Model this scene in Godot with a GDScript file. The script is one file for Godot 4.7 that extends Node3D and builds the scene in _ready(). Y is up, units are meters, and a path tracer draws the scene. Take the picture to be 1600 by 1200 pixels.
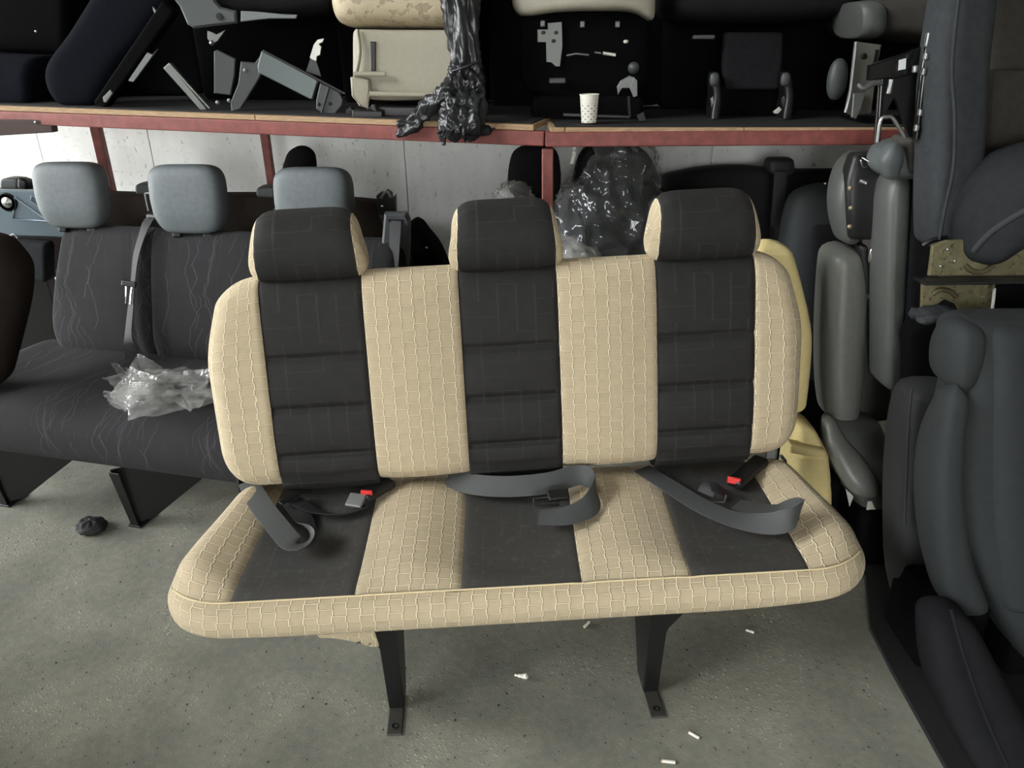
extends Node3D
# A store of second-hand van and car seats: a cream and black three-seat bench in front, a charcoal bench and a rack of seats behind it.

const CAM := Vector3(0, 1.506, 0)
const PITCH := -24.0
const ROLL := -1.2
const FOCAL := 1202.0          # of a frame 1600 wide
var cam_basis := Basis()
var M := {}
var taken := {}
var rng := RandomNumberGenerator.new()

# ------------------------------------------------------------------ mesh collecting
class MB:
	var v := PackedVector3Array()
	var n := PackedVector3Array()
	var uv := PackedVector2Array()
	var idx := PackedInt32Array()
	func add(o: MB, x := Transform3D()) -> MB:
		var b := v.size()
		var nb := x.basis.inverse().transposed()
		for i in o.v.size():
			v.push_back(x * o.v[i])
			n.push_back((nb * o.n[i]).normalized())
			uv.push_back(o.uv[i])
		for i in o.idx: idx.push_back(i + b)
		return self
	func tri(a: int, b: int, c: int) -> void:
		idx.push_back(a); idx.push_back(b); idx.push_back(c)
	func mesh() -> ArrayMesh:
		var a := []
		a.resize(Mesh.ARRAY_MAX)
		a[Mesh.ARRAY_VERTEX] = v
		a[Mesh.ARRAY_NORMAL] = n
		a[Mesh.ARRAY_TEX_UV] = uv
		a[Mesh.ARRAY_INDEX] = idx
		var t := ArrayMesh.new()
		t.add_surface_from_arrays(Mesh.PRIMITIVE_TRIANGLES, a)
		var st := SurfaceTool.new()
		st.create_from(t, 0)
		st.generate_tangents()
		return st.commit()

func at(x, y, z) -> Transform3D: return Transform3D(Basis(), Vector3(x, y, z))
func turned(ex: float, ey: float, ez: float, p := Vector3.ZERO) -> Transform3D:
	return Transform3D(Basis.from_euler(Vector3(deg_to_rad(ex), deg_to_rad(ey), deg_to_rad(ez))), p)

# a direction read off the photograph met with the upright plane at depth z, in metres
func spot(u: float, w: float, z: float) -> Vector3:
	var d := cam_basis * Vector3((u - 800.0) / FOCAL, (600.0 - w) / FOCAL, -1.0)
	return CAM + d * ((z - CAM.z) / d.z)
# the same met with the level plane at height y
func level(u: float, w: float, y: float) -> Vector3:
	var d := cam_basis * Vector3((u - 800.0) / FOCAL, (600.0 - w) / FOCAL, -1.0)
	return CAM + d * ((y - CAM.y) / d.y)

func cat(p: Array, sub: int) -> Array:        # Catmull-Rom through points
	var r := []
	var k := p.size()
	for i in k - 1:
		var a = p[max(i - 1, 0)]; var b = p[i]; var c = p[i + 1]; var d = p[min(i + 2, k - 1)]
		for s in sub:
			var t := float(s) / sub
			r.append(0.5 * ((b * 2.0) + (c - a) * t + (a * 2.0 - b * 5.0 + c * 4.0 - d) * t * t + (b * 3.0 - a - c * 3.0 + d) * t * t * t))
	r.append(p[k - 1])
	return r

# rings of equal point count, closed around, joined along; the ends capped
func loft(rings: Array, caps := true) -> MB:
	var o := MB.new()
	var k := rings.size()
	var m: int = rings[0].size()
	var best := 0.0
	var arc := []
	for r in rings:
		var a := [0.0]
		for j in m: a.append(a[j] + r[j].distance_to(r[(j + 1) % m]))
		if a[m] >= best:
			best = a[m]; arc = a
	var run := 0.0
	var prev := Vector3.ZERO
	for i in k:
		var c := Vector3.ZERO
		for q in rings[i]: c += q
		c /= m
		if i > 0: run += c.distance_to(prev)
		prev = c
		for j in m + 1:
			o.v.push_back(rings[i][j % m]); o.n.push_back(Vector3.ZERO); o.uv.push_back(Vector2(run, arc[j]))
	var vol := 0.0
	var f := PackedInt32Array()
	for i in k - 1:
		for j in m:
			var a := i * (m + 1) + j
			var b := a + 1
			var c := a + m + 1
			var d := c + 1
			for t in [[a, b, c], [b, d, c]]:
				f.append_array(PackedInt32Array(t))
	var mid := Vector3.ZERO
	for q in o.v: mid += q
	mid /= o.v.size()
	for i in range(0, f.size(), 3):
		vol += (o.v[f[i]] - mid).dot((o.v[f[i + 1]] - mid).cross(o.v[f[i + 2]] - mid))
	if vol < 0.0:
		for i in range(0, f.size(), 3):
			var t := f[i]; f[i] = f[i + 1]; f[i + 1] = t
	for i in range(0, f.size(), 3):
		var nn := (o.v[f[i + 1]] - o.v[f[i]]).cross(o.v[f[i + 2]] - o.v[f[i]])
		for q in 3: o.n[f[i + q]] += nn
	for i in k:
		var a := i * (m + 1)
		var s := o.n[a] + o.n[a + m]
		o.n[a] = s; o.n[a + m] = s
	for i in o.n.size(): o.n[i] = o.n[i].normalized() if o.n[i].length() > 1e-12 else Vector3.UP
	for i in range(0, f.size(), 3): o.tri(f[i], f[i + 2], f[i + 1])
	if caps:
		for e in [0, k - 1]:
			var c := Vector3.ZERO
			for q in rings[e]: c += q
			c /= m
			var nn := Vector3.ZERO
			for j in m: nn += (rings[e][j] - c).cross(rings[e][(j + 1) % m] - c)
			nn = nn.normalized()
			var inner: Vector3 = rings[1 if e == 0 else k - 2][0]
			var ic := Vector3.ZERO
			for q in rings[1 if e == 0 else k - 2]: ic += q
			ic /= m
			var flip := nn.dot(c - ic) < 0.0
			if flip: nn = -nn
			var b := o.v.size()
			o.v.push_back(c); o.n.push_back(nn); o.uv.push_back(Vector2(c.x, c.y))
			for j in m:
				o.v.push_back(rings[e][j]); o.n.push_back(nn); o.uv.push_back(Vector2(rings[e][j].x, rings[e][j].y))
			for j in m:
				if flip: o.tri(b, b + 1 + j, b + 1 + (j + 1) % m)
				else: o.tri(b, b + 1 + (j + 1) % m, b + 1 + j)
	return o

func oval(c: Vector3, ax: Vector3, ay: Vector3, e := 1.0, m := 20) -> Array:
	var r := []
	for j in m:
		var a := TAU * (j + 0.5) / m
		var x := cos(a); var y := sin(a)
		r.append(c + ax * (signf(x) * pow(absf(x), e)) + ay * (signf(y) * pow(absf(y), e)))
	return r

func tube(path: Array, rad, sides := 8) -> MB:
	var rings := []
	var k := path.size()
	var up := Vector3(0.13, 0.97, 0.21)
	for i in k:
		var t: Vector3 = (path[min(i + 1, k - 1)] - path[max(i - 1, 0)]).normalized()
		var a := t.cross(up)
		if a.length() < 0.15: a = t.cross(Vector3.RIGHT)
		a = a.normalized()
		var b := a.cross(t).normalized()
		up = b
		var r: float = rad[i] if rad is Array else rad
		rings.append(oval(path[i], a * r, b * r, 1.0, sides))
	return loft(rings)

# flat webbing along a path; roll turns the width about the path (0 lies flat)
func strap(path: Array, rolls: Array, w: float, t: float, sub := 6) -> MB:
	var p := cat(path, sub)
	var ro := cat(rolls, sub)
	var rings := []
	var k := p.size()
	for i in k:
		var tg: Vector3 = (p[min(i + 1, k - 1)] - p[max(i - 1, 0)]).normalized()
		var side := tg.cross(Vector3.UP)
		if side.length() < 0.05: side = Vector3.RIGHT
		side = side.normalized().rotated(tg, deg_to_rad(ro[i]))
		var nn := side.cross(tg).normalized()
		var a := side * w * 0.5
		var b := nn * t * 0.5
		var c: Vector3 = p[i]
		rings.append([c - a * 0.985 - b, c - a, c - a * 0.985 + b, c + b, c + a * 0.985 + b, c + a, c + a * 0.985 - b, c - b])
	return loft(rings)

# outline in x,y pushed along z, both rims chamfered
func plate(poly: PackedVector2Array, t: float, bevel := 0.0) -> MB:
	var o := MB.new()
	if Geometry2D.is_polygon_clockwise(poly): poly.reverse()
	var inner := poly
	if bevel > 0.0:
		var off := Geometry2D.offset_polygon(poly, -bevel, Geometry2D.JOIN_MITER)
		if off.size() > 0 and off[0].size() == poly.size():
			inner = off[0]
			var s := 0
			for i in inner.size():
				if inner[i].distance_to(poly[0]) < inner[s].distance_to(poly[0]): s = i
			var rr := PackedVector2Array()
			for i in inner.size(): rr.push_back(inner[(s + i) % inner.size()])
			if Geometry2D.is_polygon_clockwise(rr): rr.reverse()
			inner = rr
	var tr := Geometry2D.triangulate_polygon(inner)
	for s in [1, -1]:
		var b := o.v.size()
		for p in inner:
			o.v.push_back(Vector3(p.x, p.y, s * t * 0.5)); o.n.push_back(Vector3(0, 0, s)); o.uv.push_back(p)
		for i in range(0, tr.size(), 3):
			var q := (inner[tr[i + 1]] - inner[tr[i]]).cross(inner[tr[i + 2]] - inner[tr[i]]) > 0.0
			if q == (s > 0): o.tri(b + tr[i], b + tr[i + 2], b + tr[i + 1])
			else: o.tri(b + tr[i], b + tr[i + 1], b + tr[i + 2])
	var k := poly.size()
	var loops := [[inner, t * 0.5], [poly, t * 0.5 - bevel], [poly, -t * 0.5 + bevel], [inner, -t * 0.5]]
	for l in 3:
		if bevel <= 0.0 and l != 1: continue
		for i in k:
			var j := (i + 1) % k
			var a := Vector3(loops[l][0][i].x, loops[l][0][i].y, loops[l][1])
			var b := Vector3(loops[l][0][j].x, loops[l][0][j].y, loops[l][1])
			var c := Vector3(loops[l + 1][0][i].x, loops[l + 1][0][i].y, loops[l + 1][1])
			var d := Vector3(loops[l + 1][0][j].x, loops[l + 1][0][j].y, loops[l + 1][1])
			var nn := (c - a).cross(b - a).normalized()
			var q := o.v.size()
			for p in [a, b, c, d]:
				o.v.push_back(p); o.n.push_back(nn); o.uv.push_back(Vector2(p.x + p.z, p.y))
			o.tri(q, q + 1, q + 2); o.tri(q + 1, q + 3, q + 2)
	return o

func pv(a: Array) -> PackedVector2Array:
	var r := PackedVector2Array()
	for i in range(0, a.size(), 2): r.push_back(Vector2(a[i], a[i + 1]))
	return r

# outline read in the photograph, standing in the upright plane z, thickness t behind it
func sheet(a: Array, z: float, t: float, bevel := 0.002) -> MB:
	var r := PackedVector2Array()
	for i in range(0, a.size(), 2):
		var p := spot(a[i], a[i + 1], z)
		r.push_back(Vector2(p.x, p.y))
	return MB.new().add(plate(r, t, bevel), at(0, 0, z - t * 0.5))

func rbox(s: Vector3, r := 0.004) -> MB:
	var h := s * 0.5
	var rings := []
	var sect := func(z: float, ins: float) -> Array:
		var q := []
		for c in [[1, 1, 0], [-1, 1, 90], [-1, -1, 180], [1, -1, 270]]:
			for k in 4:
				var a := deg_to_rad(c[2] + k * 30.0)
				q.append(Vector3(c[0] * (h.x - r) + cos(a) * (r - ins), c[1] * (h.y - r) + sin(a) * (r - ins), z))
		return q
	for k in 4:
		var b := deg_to_rad(k * 30.0)
		rings.append(sect.call(-h.z + r * (1.0 - cos(b)), r * 0.999 * (1.0 - sin(b))))
	for k in 4:
		var b := deg_to_rad(90.0 - k * 30.0)
		rings.append(sect.call(h.z - r * (1.0 - cos(b)), r * 0.999 * (1.0 - sin(b))))
	return loft(rings)

func bar(a: Vector3, b: Vector3, w: float, h: float, r := 0.003) -> MB:
	var d := b - a
	var zz := d.normalized()
	var xx := Vector3.UP.cross(zz)
	if xx.length() < 0.01: xx = Vector3.RIGHT
	xx = xx.normalized()
	return MB.new().add(rbox(Vector3(w, h, d.length()), r), Transform3D(Basis(xx, zz.cross(xx), zz), (a + b) * 0.5))

# a swollen block; e near 0 is square, 1 is round
func soft(s: Vector3, e1 := 0.4, e2 := 0.4, warp = null, nu := 28, nv := 18) -> MB:
	var rings := []
	for i in nv + 1:
		var a := -PI / 2 + PI * clampf(float(i) / nv, 0.004, 0.996)
		var cy := pow(absf(cos(a)), e1)
		var sy := signf(sin(a)) * pow(absf(sin(a)), e1)
		var r := []
		for j in nu:
			var b := TAU * (j + 0.5) / nu
			var p := Vector3(signf(cos(b)) * pow(absf(cos(b)), e2) * cy * s.x, sy * s.y, signf(sin(b)) * pow(absf(sin(b)), e2) * cy * s.z) * 0.5
			r.append(warp.call(p) if warp != null else p)
		rings.append(r)
	return loft(rings)

func lathe(prof: Array, m := 20) -> MB:
	var rings := []
	for p in prof: rings.append(oval(Vector3(0, p.y, 0), Vector3(p.x, 0, 0), Vector3(0, 0, p.x), 1.0, m))
	return loft(rings)

# a padded shape known by its left and right edges (rows of [w, left, right, z, thickness]) or, lying, by upper and lower (cols)
func padded(rows: Array, lying := false, e := 0.55, rnd := 0.03, m := 24, sub := 4) -> MB:
	var a := []; var b := []; var th := []
	for r in rows:
		if lying:
			a.append(spot(r[0], r[1], r[3] - r[4] * 0.5)); b.append(spot(r[0], r[2], r[3] - r[4] * 0.5))
		else:
			a.append(spot(r[1], r[0], r[3] - r[4] * 0.5)); b.append(spot(r[2], r[0], r[3] - r[4] * 0.5))
		th.append(r[4])
	a = cat(a, sub); b = cat(b, sub); th = cat(th, sub)
	var k := a.size()
	var s := [0.0]
	for i in range(1, k): s.append(s[i - 1] + ((a[i] + b[i]) * 0.5).distance_to((a[i - 1] + b[i - 1]) * 0.5))
	var total: float = s[k - 1]
	var r := minf(rnd, total * 0.45)
	var stops := []
	for q in 5: stops.append(r * (1.0 - cos(deg_to_rad(q * 22.5))))
	for i in k:
		if s[i] > r * 1.05 and s[i] < total - r * 1.05: stops.append(s[i])
	for q in 5: stops.append(total - r * (1.0 - cos(deg_to_rad(90.0 - q * 22.5))))
	var rings := []
	for i in stops.size():
		var x: float = stops[i]
		var j := 0
		while j < k - 2 and s[j + 1] < x: j += 1
		var t: float = clampf((x - s[j]) / maxf(s[j + 1] - s[j], 1e-6), 0.0, 1.0)
		var l: Vector3 = a[j].lerp(a[j + 1], t)
		var g: Vector3 = b[j].lerp(b[j + 1], t)
		var d: float = lerpf(th[j], th[j + 1], t)
		var ins := 0.0
		if i < 5: ins = r * (1.0 - sin(deg_to_rad(i * 22.5)))
		elif i >= stops.size() - 5: ins = r * (1.0 - sin(deg_to_rad(90.0 - (i - stops.size() + 5) * 22.5)))
		var half := (g - l) * 0.5
		var hl := half.length()
		var f := maxf(1.0 - ins / hl, 0.08)
		var fd := maxf(d * 0.5 - ins, d * 0.06)
		rings.append(oval((l + g) * 0.5, half * f, Vector3(0, 0, fd), e, m))
	return loft(rings)

# ------------------------------------------------------------------ nodes
func numbered(called: String) -> String:
	if not taken.has(called):
		taken[called] = 0
		return called
	taken[called] += 1
	return "%s_%03d" % [called, taken[called]]

func thing(called: String, label: String, category: String, where := Vector3.ZERO, turn := 0.0, group := "") -> Node3D:
	var o := Node3D.new()
	o.name = numbered(called)
	add_child(o)
	o.position = where
	o.rotation_degrees.y = turn
	o.set_meta("label", label)
	o.set_meta("category", category)
	if group != "": o.set_meta("group", group)
	return o

func part(called: String, m, material: Material, parent: Node, x := Transform3D()) -> MeshInstance3D:
	var o := MeshInstance3D.new()
	o.name = called
	o.mesh = m.mesh() if m is MB else m
	o.material_override = material
	o.transform = x
	parent.add_child(o, true)
	return o

# a part whose mesh is in world metres: taken back by the place of its (unturned) thing
var rest := 0            # 1: keep what is added on the floor, 2: on the deck of the rack
var deck_l := Vector3.ZERO
var deck_slope := 0.0
var deck_r := Vector3.ZERO
func deck_y(x: float) -> float:
	return deck_r.y + (x - deck_r.x) * deck_slope if x > deck_r.x else lerpf(deck_r.y, deck_l.y, (deck_r.x - x) / (deck_r.x - deck_l.x))

func wpart(called: String, m: MB, material: Material, parent: Node) -> MeshInstance3D:
	if rest > 0:
		for i in m.v.size():
			var low := 0.002 if rest == 1 else 0.0145 if rest == 3 else deck_y(m.v[i].x) + 0.003
			if m.v[i].y < low: m.v[i].y = low
	var off := Vector3.ZERO
	if parent.get_parent() == self: off = -parent.position
	return part(called, m, material, parent, Transform3D(Basis(), off))

func solo(called: String, label: String, category: String, m: MB, material: Material, x := Transform3D(), group := "") -> MeshInstance3D:
	var o := part(numbered(called), m, material, self, x)
	o.set_meta("label", label)
	o.set_meta("category", category)
	if group != "": o.set_meta("group", group)
	return o

func struct(called: String, m: MB, material: Material, x := Transform3D()) -> MeshInstance3D:
	var o := part(called, m, material, self, x)
	o.set_meta("kind", "structure")
	return o

# ------------------------------------------------------------------ materials
func srgb(r, g, b) -> Color: return Color(r / 255.0, g / 255.0, b / 255.0)

func plain(c: Color, rough := 0.7, metal := 0.0, spec := 0.5) -> StandardMaterial3D:
	var m := StandardMaterial3D.new()
	m.albedo_color = c
	m.roughness = rough
	m.metallic = metal
	m.metallic_specular = spec
	return m

func tex(i: Image) -> ImageTexture: return ImageTexture.create_from_image(i)

func noise(freq: float, octaves := 4, s := 1) -> FastNoiseLite:
	var f := FastNoiseLite.new()
	f.noise_type = FastNoiseLite.TYPE_SIMPLEX_SMOOTH
	f.frequency = freq
	f.fractal_octaves = octaves
	f.seed = s
	return f

func relief(h: PackedFloat32Array, w: int, k: float) -> Image:     # heights to a tiling normal map
	var d := PackedByteArray()
	d.resize(w * w * 3)
	for y in w:
		for x in w:
			var dx := (h[y * w + (x + 1) % w] - h[y * w + (x + w - 1) % w]) * k
			var dy := (h[((y + 1) % w) * w + x] - h[((y + w - 1) % w) * w + x]) * k
			var nn := Vector3(-dx, dy, 1.0).normalized()
			var i := (y * w + x) * 3
			d[i] = int(nn.x * 127.0 + 128.0); d[i + 1] = int(nn.y * 127.0 + 128.0); d[i + 2] = int(nn.z * 127.0 + 128.0)
	return Image.create_from_data(w, w, false, Image.FORMAT_RGB8, d)

func cloth(col: Callable, w: int, metres: float, k: float, rough: float, triplanar := true) -> StandardMaterial3D:
	# col(x, y) gives [colour, height] of each texel
	var d := PackedByteArray(); d.resize(w * w * 3)
	var h := PackedFloat32Array(); h.resize(w * w)
	for y in w:
		for x in w:
			var r: Array = col.call(x, y)
			var c: Color = r[0]
			var i := y * w + x
			d[i * 3] = int(clampf(c.r, 0, 1) * 255); d[i * 3 + 1] = int(clampf(c.g, 0, 1) * 255); d[i * 3 + 2] = int(clampf(c.b, 0, 1) * 255)
			h[i] = r[1]
	var m := StandardMaterial3D.new()
	m.albedo_texture = tex(Image.create_from_data(w, w, false, Image.FORMAT_RGB8, d))
	m.roughness = rough
	if k > 0.0:
		m.normal_enabled = true
		m.normal_texture = tex(relief(h, w, k))
	m.uv1_scale = Vector3.ONE / metres
	m.uv1_triplanar = triplanar
	return m

func make_materials() -> void:
	rng.seed = 7
	# cream cover: raised lines in a basket pattern, 30 mm cells
	var grain := noise(0.35, 2, 3)
	var blot := noise(0.012, 3, 9)
	var cream := func(x: int, y: int) -> Array:
		var c := x / 64
		var yy := (y + (32 if c % 2 else 0)) % 512
		var row := yy / 64
		var fx := x % 64; var fy := yy % 64
		var zig := 5 if (y / 32) % 2 == 0 else 0
		var dl := mini(absi(fx - zig), absi(fx - 64 - (zig)))
		var dh := mini(fy, 64 - fy)
		var line := maxf(clampf(1.0 - (dl - 1.8) / 1.8, 0, 1), clampf(1.0 - (dh - 1.3) / 1.7, 0, 1))
		var stitch := 1.0 if (dh == 5 and (x / 3) % 2 == 0) or (dl == 6 and (y / 4) % 2 == 0) else 0.0
		var g := grain.get_noise_2d(x * 2.0, y * 2.0)
		var b := blot.get_noise_2d(x, y)
		var col := srgb(182, 166, 137).lerp(srgb(230, 216, 186), line)
		col = col.lerp(srgb(140, 123, 92), stitch * 0.55)
		col = col * (1.0 + g * 0.10 * (1.0 - line) + b * 0.03)
		return [col, line * 1.0 + g * 0.18 - stitch * 0.25]
	M.cream = cloth(cream, 512, 0.24, 2.2, 0.92, false)
	M.cream.rim_enabled = true
	M.cream.rim = 0.15
	# black leatherette: hide grain, sparse pressed double lines
	var hide := noise(0.22, 3, 5)
	var keep := []
	for i in 200: keep.append(rng.randf())
	var hide_tone := srgb(40, 39, 38)
	var black := func(x: int, y: int) -> Array:
		var c := x / 86 if x < 516 else 5
		var fx := x % 86; var fy := y % 73
		var row := y / 73
		var vl := 0.0
		if keep[(c * 7 + row * 3) % 97] > 0.35:
			if fx == 2 or fx == 8: vl = 1.0
			elif fx == 3 or fx == 9 or fx == 1 or fx == 7: vl = 0.45
		var hl := 0.0
		if keep[(c * 5 + row * 11 + 40) % 131] > 0.55:
			if fy == 2: hl = 1.0
			elif fy == 3 or fy == 1: hl = 0.4
		var g := hide.get_noise_2d(x, y)
		var b := blot.get_noise_2d(x + 900, y)
		var l := maxf(vl, hl)
		var col := hide_tone.lerp(srgb(92, 89, 85), l * 0.50) * (1.0 + g * 0.10 + b * 0.08)
		return [col, g * 0.4 + l * 0.9]
	M.black = cloth(black, 512, 0.27, 0.7, 0.62, false)
	M.black.metallic_specular = 0.3
	# the sat-on panels are greyer, worn and dusty
	var worn := noise(0.018, 4, 61)
	M.black_worn = cloth(func(x: int, y: int) -> Array:
		var q: Array = black.call(x, y)
		var s := smoothstep(0.25, 0.5, worn.get_noise_2d(x, y))
		return [q[0].lerp(srgb(92, 90, 85), 0.42 + 0.25 * s), q[1]], 512, 0.27, 0.7, 0.62, false)
	# charcoal velour with pale wandering threads
	var lines := PackedFloat32Array(); lines.resize(512 * 512)
	for i in 15:
		var x := i * 34.0 + rng.randf_range(-8, 8)
		var drift := 0.0
		for y in 512:
			drift = clampf(drift + rng.randf_range(-0.25, 0.25), -0.7, 0.7)
			x += drift
			if (y + i * 97) % 260 < 200:
				var xi := posmod(int(x), 512)
				lines[y * 512 + xi] = 0.8
				lines[y * 512 + (xi + 1) % 512] = 0.5
			if y % 128 == 60 + i % 5 * 9: x += rng.randf_range(-9, 9)
	var charcoal := func(x: int, y: int) -> Array:
		var g := grain.get_noise_2d(x * 1.7, y * 1.7)
		var b := blot.get_noise_2d(x, y + 700)
		var l := lines[y * 512 + x]
		var col := srgb(30, 29, 31).lerp(srgb(138, 134, 138), l * 0.55) * (1.0 + g * 0.22 + b * 0.10)
		return [col, g * 0.3 + l * 0.3]
	M.charcoal = cloth(charcoal, 512, 0.62, 0.8, 0.95)
	var weave := func(base: Color, amount: float, k: float, rough: float, metres: float) -> StandardMaterial3D:
		return cloth(func(x: int, y: int) -> Array:
			var g := grain.get_noise_2d(x * 1.5, y * 1.5)
			var b := blot.get_noise_2d(x * 2.0 + 300, y * 2.0 + 100)
			return [base * (1.0 + g * amount + b * amount * 0.7), g], 256, metres, k, rough)
	var soft_cloth := func(base: Color, amount: float, k: float, rough: float, metres: float) -> StandardMaterial3D:
		var m: StandardMaterial3D = weave.call(base, amount, k, rough, metres)
		m.metallic_specular = 0.15
		return m
	M.grey_vinyl = weave.call(srgb(98, 105, 107), 0.10, 0.25, 0.55, 0.16)
	M.grey_leather = weave.call(srgb(72, 74, 71), 0.07, 0.25, 0.48, 0.2)
	M.slate = soft_cloth.call(srgb(54, 56, 58), 0.14, 0.35, 0.85, 0.18)
	M.slate_dark = soft_cloth.call(srgb(40, 41, 43), 0.14, 0.35, 0.85, 0.18)
	M.ash_leather = weave.call(srgb(98, 99, 93), 0.07, 0.25, 0.42, 0.2)
	M.taupe = soft_cloth.call(srgb(66, 63, 59), 0.12, 0.35, 0.85, 0.2)
	M.teal = weave.call(srgb(35, 39, 40), 0.16, 0.35, 0.8, 0.2)
	M.dark_cloth = soft_cloth.call(srgb(32, 32, 34), 0.18, 0.4, 0.9, 0.2)
	M.navy = soft_cloth.call(srgb(20, 22, 28), 0.15, 0.4, 0.9, 0.2)
	M.pitch = soft_cloth.call(srgb(12, 12, 13), 0.15, 0.4, 0.9, 0.2)
	M.brown = soft_cloth.call(srgb(44, 38, 34), 0.16, 0.4, 0.8, 0.2)
	M.foam = weave.call(srgb(206, 188, 132), 0.06, 0.25, 0.9, 0.12)
	# beige leather, its face scuffed down to the grey backing in patches
	var scuff := noise(0.02, 4, 31)
	M.beige = cloth(func(x: int, y: int) -> Array:
		var s := smoothstep(0.22, 0.34, scuff.get_noise_2d(x, y * 1.6))
		var g := grain.get_noise_2d(x, y)
		return [srgb(190, 176, 148).lerp(srgb(134, 122, 102), s * 0.6) * (1.0 + g * 0.05), g * 0.3 - s], 512, 0.6, 0.6, 0.6)
	M.beige_plastic = weave.call(srgb(164, 158, 140), 0.04, 0.15, 0.55, 0.12)
	M.pale_leather = weave.call(srgb(178, 172, 156), 0.05, 0.2, 0.6, 0.2)
	M.webbing = cloth(func(x: int, y: int) -> Array:
		var l := 0.5 + 0.5 * sin(y * TAU / 8.0)
		var g := grain.get_noise_2d(x, y)
		return [srgb(70, 72, 72) * (0.92 + 0.10 * l + g * 0.08), l], 128, 0.05, 0.5, 0.62, false)
	M.webbing_dark = plain(srgb(38, 38, 40), 0.7)
	M.plastic = plain(srgb(18, 18, 19), 0.45)
	M.plastic_grey = plain(srgb(78, 82, 83), 0.5)
	M.red = plain(srgb(200, 44, 40), 0.4)
	M.black_metal = plain(srgb(16, 16, 17), 0.42, 0.0)
	M.steel = plain(srgb(150, 152, 150), 0.38, 0.85)
	M.dull_steel = plain(srgb(128, 130, 128), 0.55, 0.6)
	M.chrome = plain(srgb(215, 215, 212), 0.2, 1.0)
	M.white_plastic = plain(srgb(225, 224, 216), 0.5)
	M.paper = plain(srgb(222, 219, 208), 0.9)
	M.filter = plain(srgb(206, 188, 160), 0.9)
	# red oxide paint
	var rust := noise(0.03, 4, 17)
	M.oxide = cloth(func(x: int, y: int) -> Array:
		var r := rust.get_noise_2d(x, y)
		var g := grain.get_noise_2d(x, y)
		return [srgb(128, 68, 62) * (1.0 + r * 0.16 + g * 0.06), r], 256, 0.35, 0.3, 0.55)
	var fibre := noise(0.05, 4, 23)
	M.wood = cloth(func(x: int, y: int) -> Array:
		var r := fibre.get_noise_2d(x * 0.4, y * 6.0)
		var g := grain.get_noise_2d(x, y)
		return [srgb(168, 140, 108) * (1.0 + r * 0.22 + g * 0.10), r], 256, 0.3, 0.4, 0.8)
	# olive primer, chipped
	M.olive = cloth(func(x: int, y: int) -> Array:
		var r := rust.get_noise_2d(x * 1.5 + 50, y * 1.5)
		var s := smoothstep(0.35, 0.42, scuff.get_noise_2d(x * 3.0, y * 3.0))
		return [srgb(100, 94, 68).lerp(srgb(70, 62, 46), s) * (1.0 + r * 0.15), r - s], 256, 0.3, 0.3, 0.5)
	M.blue_steel = plain(srgb(132, 146, 156), 0.35, 0.55)
	# white painted wall panels: faint drips and scrapes
	var drip := noise(0.02, 3, 41)
	M.wall = cloth(func(x: int, y: int) -> Array:
		var r := drip.get_noise_2d(x * 1.8, y * 0.25)
		var q := scuff.get_noise_2d(x * 4.0, y * 2.0)
		var s := smoothstep(0.48, 0.56, q)
		return [srgb(226, 228, 226) * (1.0 + r * 0.035) * (1.0 - 0.22 * s), r * 0.4 - s], 512, 1.1, 0.25, 0.6)
	M.wall.uv1_world_triplanar = true
	M.ceiling = plain(srgb(84, 82, 80), 0.95)
	M.plaster = plain(srgb(112, 110, 106), 0.95)
	# worn concrete
	var W := 1024
	var n1 := noise(0.0045, 5, 51); var n2 := noise(0.05, 4, 52); var n3 := noise(0.35, 2, 53); var n4 := noise(0.11, 3, 54)
	var i1 := n1.get_seamless_image(W, W); var i2 := n2.get_seamless_image(W, W); var i3 := n3.get_seamless_image(W, W); var i4 := n4.get_seamless_image(W, W)
	i1.convert(Image.FORMAT_L8); i2.convert(Image.FORMAT_L8); i3.convert(Image.FORMAT_L8); i4.convert(Image.FORMAT_L8)
	var d1 := i1.get_data(); var d2 := i2.get_data(); var d3 := i3.get_data(); var d4 := i4.get_data()
	M.concrete = cloth(func(x: int, y: int) -> Array:
		var i := y * W + x
		var a := d1[i] / 255.0; var b := d2[i] / 255.0; var c := d3[i] / 255.0; var e := d4[i] / 255.0
		var col := srgb(114, 114, 103).lerp(srgb(150, 148, 134), a)
		col = col.lerp(srgb(128, 122, 98), smoothstep(0.62, 0.85, b) * 0.25)
		col *= 0.88 + 0.12 * b + 0.12 * c
		var pale := smoothstep(0.70, 0.82, e) * smoothstep(0.52, 0.75, a)
		col = col.lerp(srgb(190, 189, 178), pale * 0.6)
		var pit := smoothstep(0.20, 0.12, e) * smoothstep(0.5, 0.3, b)
		col = col.lerp(srgb(44, 42, 38), pit * 0.8)
		var scratch := smoothstep(0.035, 0.0, absf(e - 0.5)) * smoothstep(0.6, 0.8, b)
		col = col.lerp(srgb(176, 174, 162), scratch * 0.45)
		return [col, c * 0.22 + b * 0.12 + pale * 0.5 + scratch * 0.3 - pit * 1.8], W, 1.7, 0.9, 0.88)
	M.concrete.uv1_world_triplanar = true
	M.mat = plain(srgb(24, 24, 24), 0.8)
	# thin clear film
	M.film = plain(Color(0.86, 0.88, 0.88, 0.07), 0.14)
	M.film.transparency = BaseMaterial3D.TRANSPARENCY_ALPHA
	M.film.cull_mode = BaseMaterial3D.CULL_DISABLED
	M.film_white = plain(Color(0.92, 0.92, 0.90, 0.16), 0.2)
	M.film_white.transparency = BaseMaterial3D.TRANSPARENCY_ALPHA
	M.film_white.cull_mode = BaseMaterial3D.CULL_DISABLED
	M.bin_bag = plain(srgb(38, 39, 41), 0.3)
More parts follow.
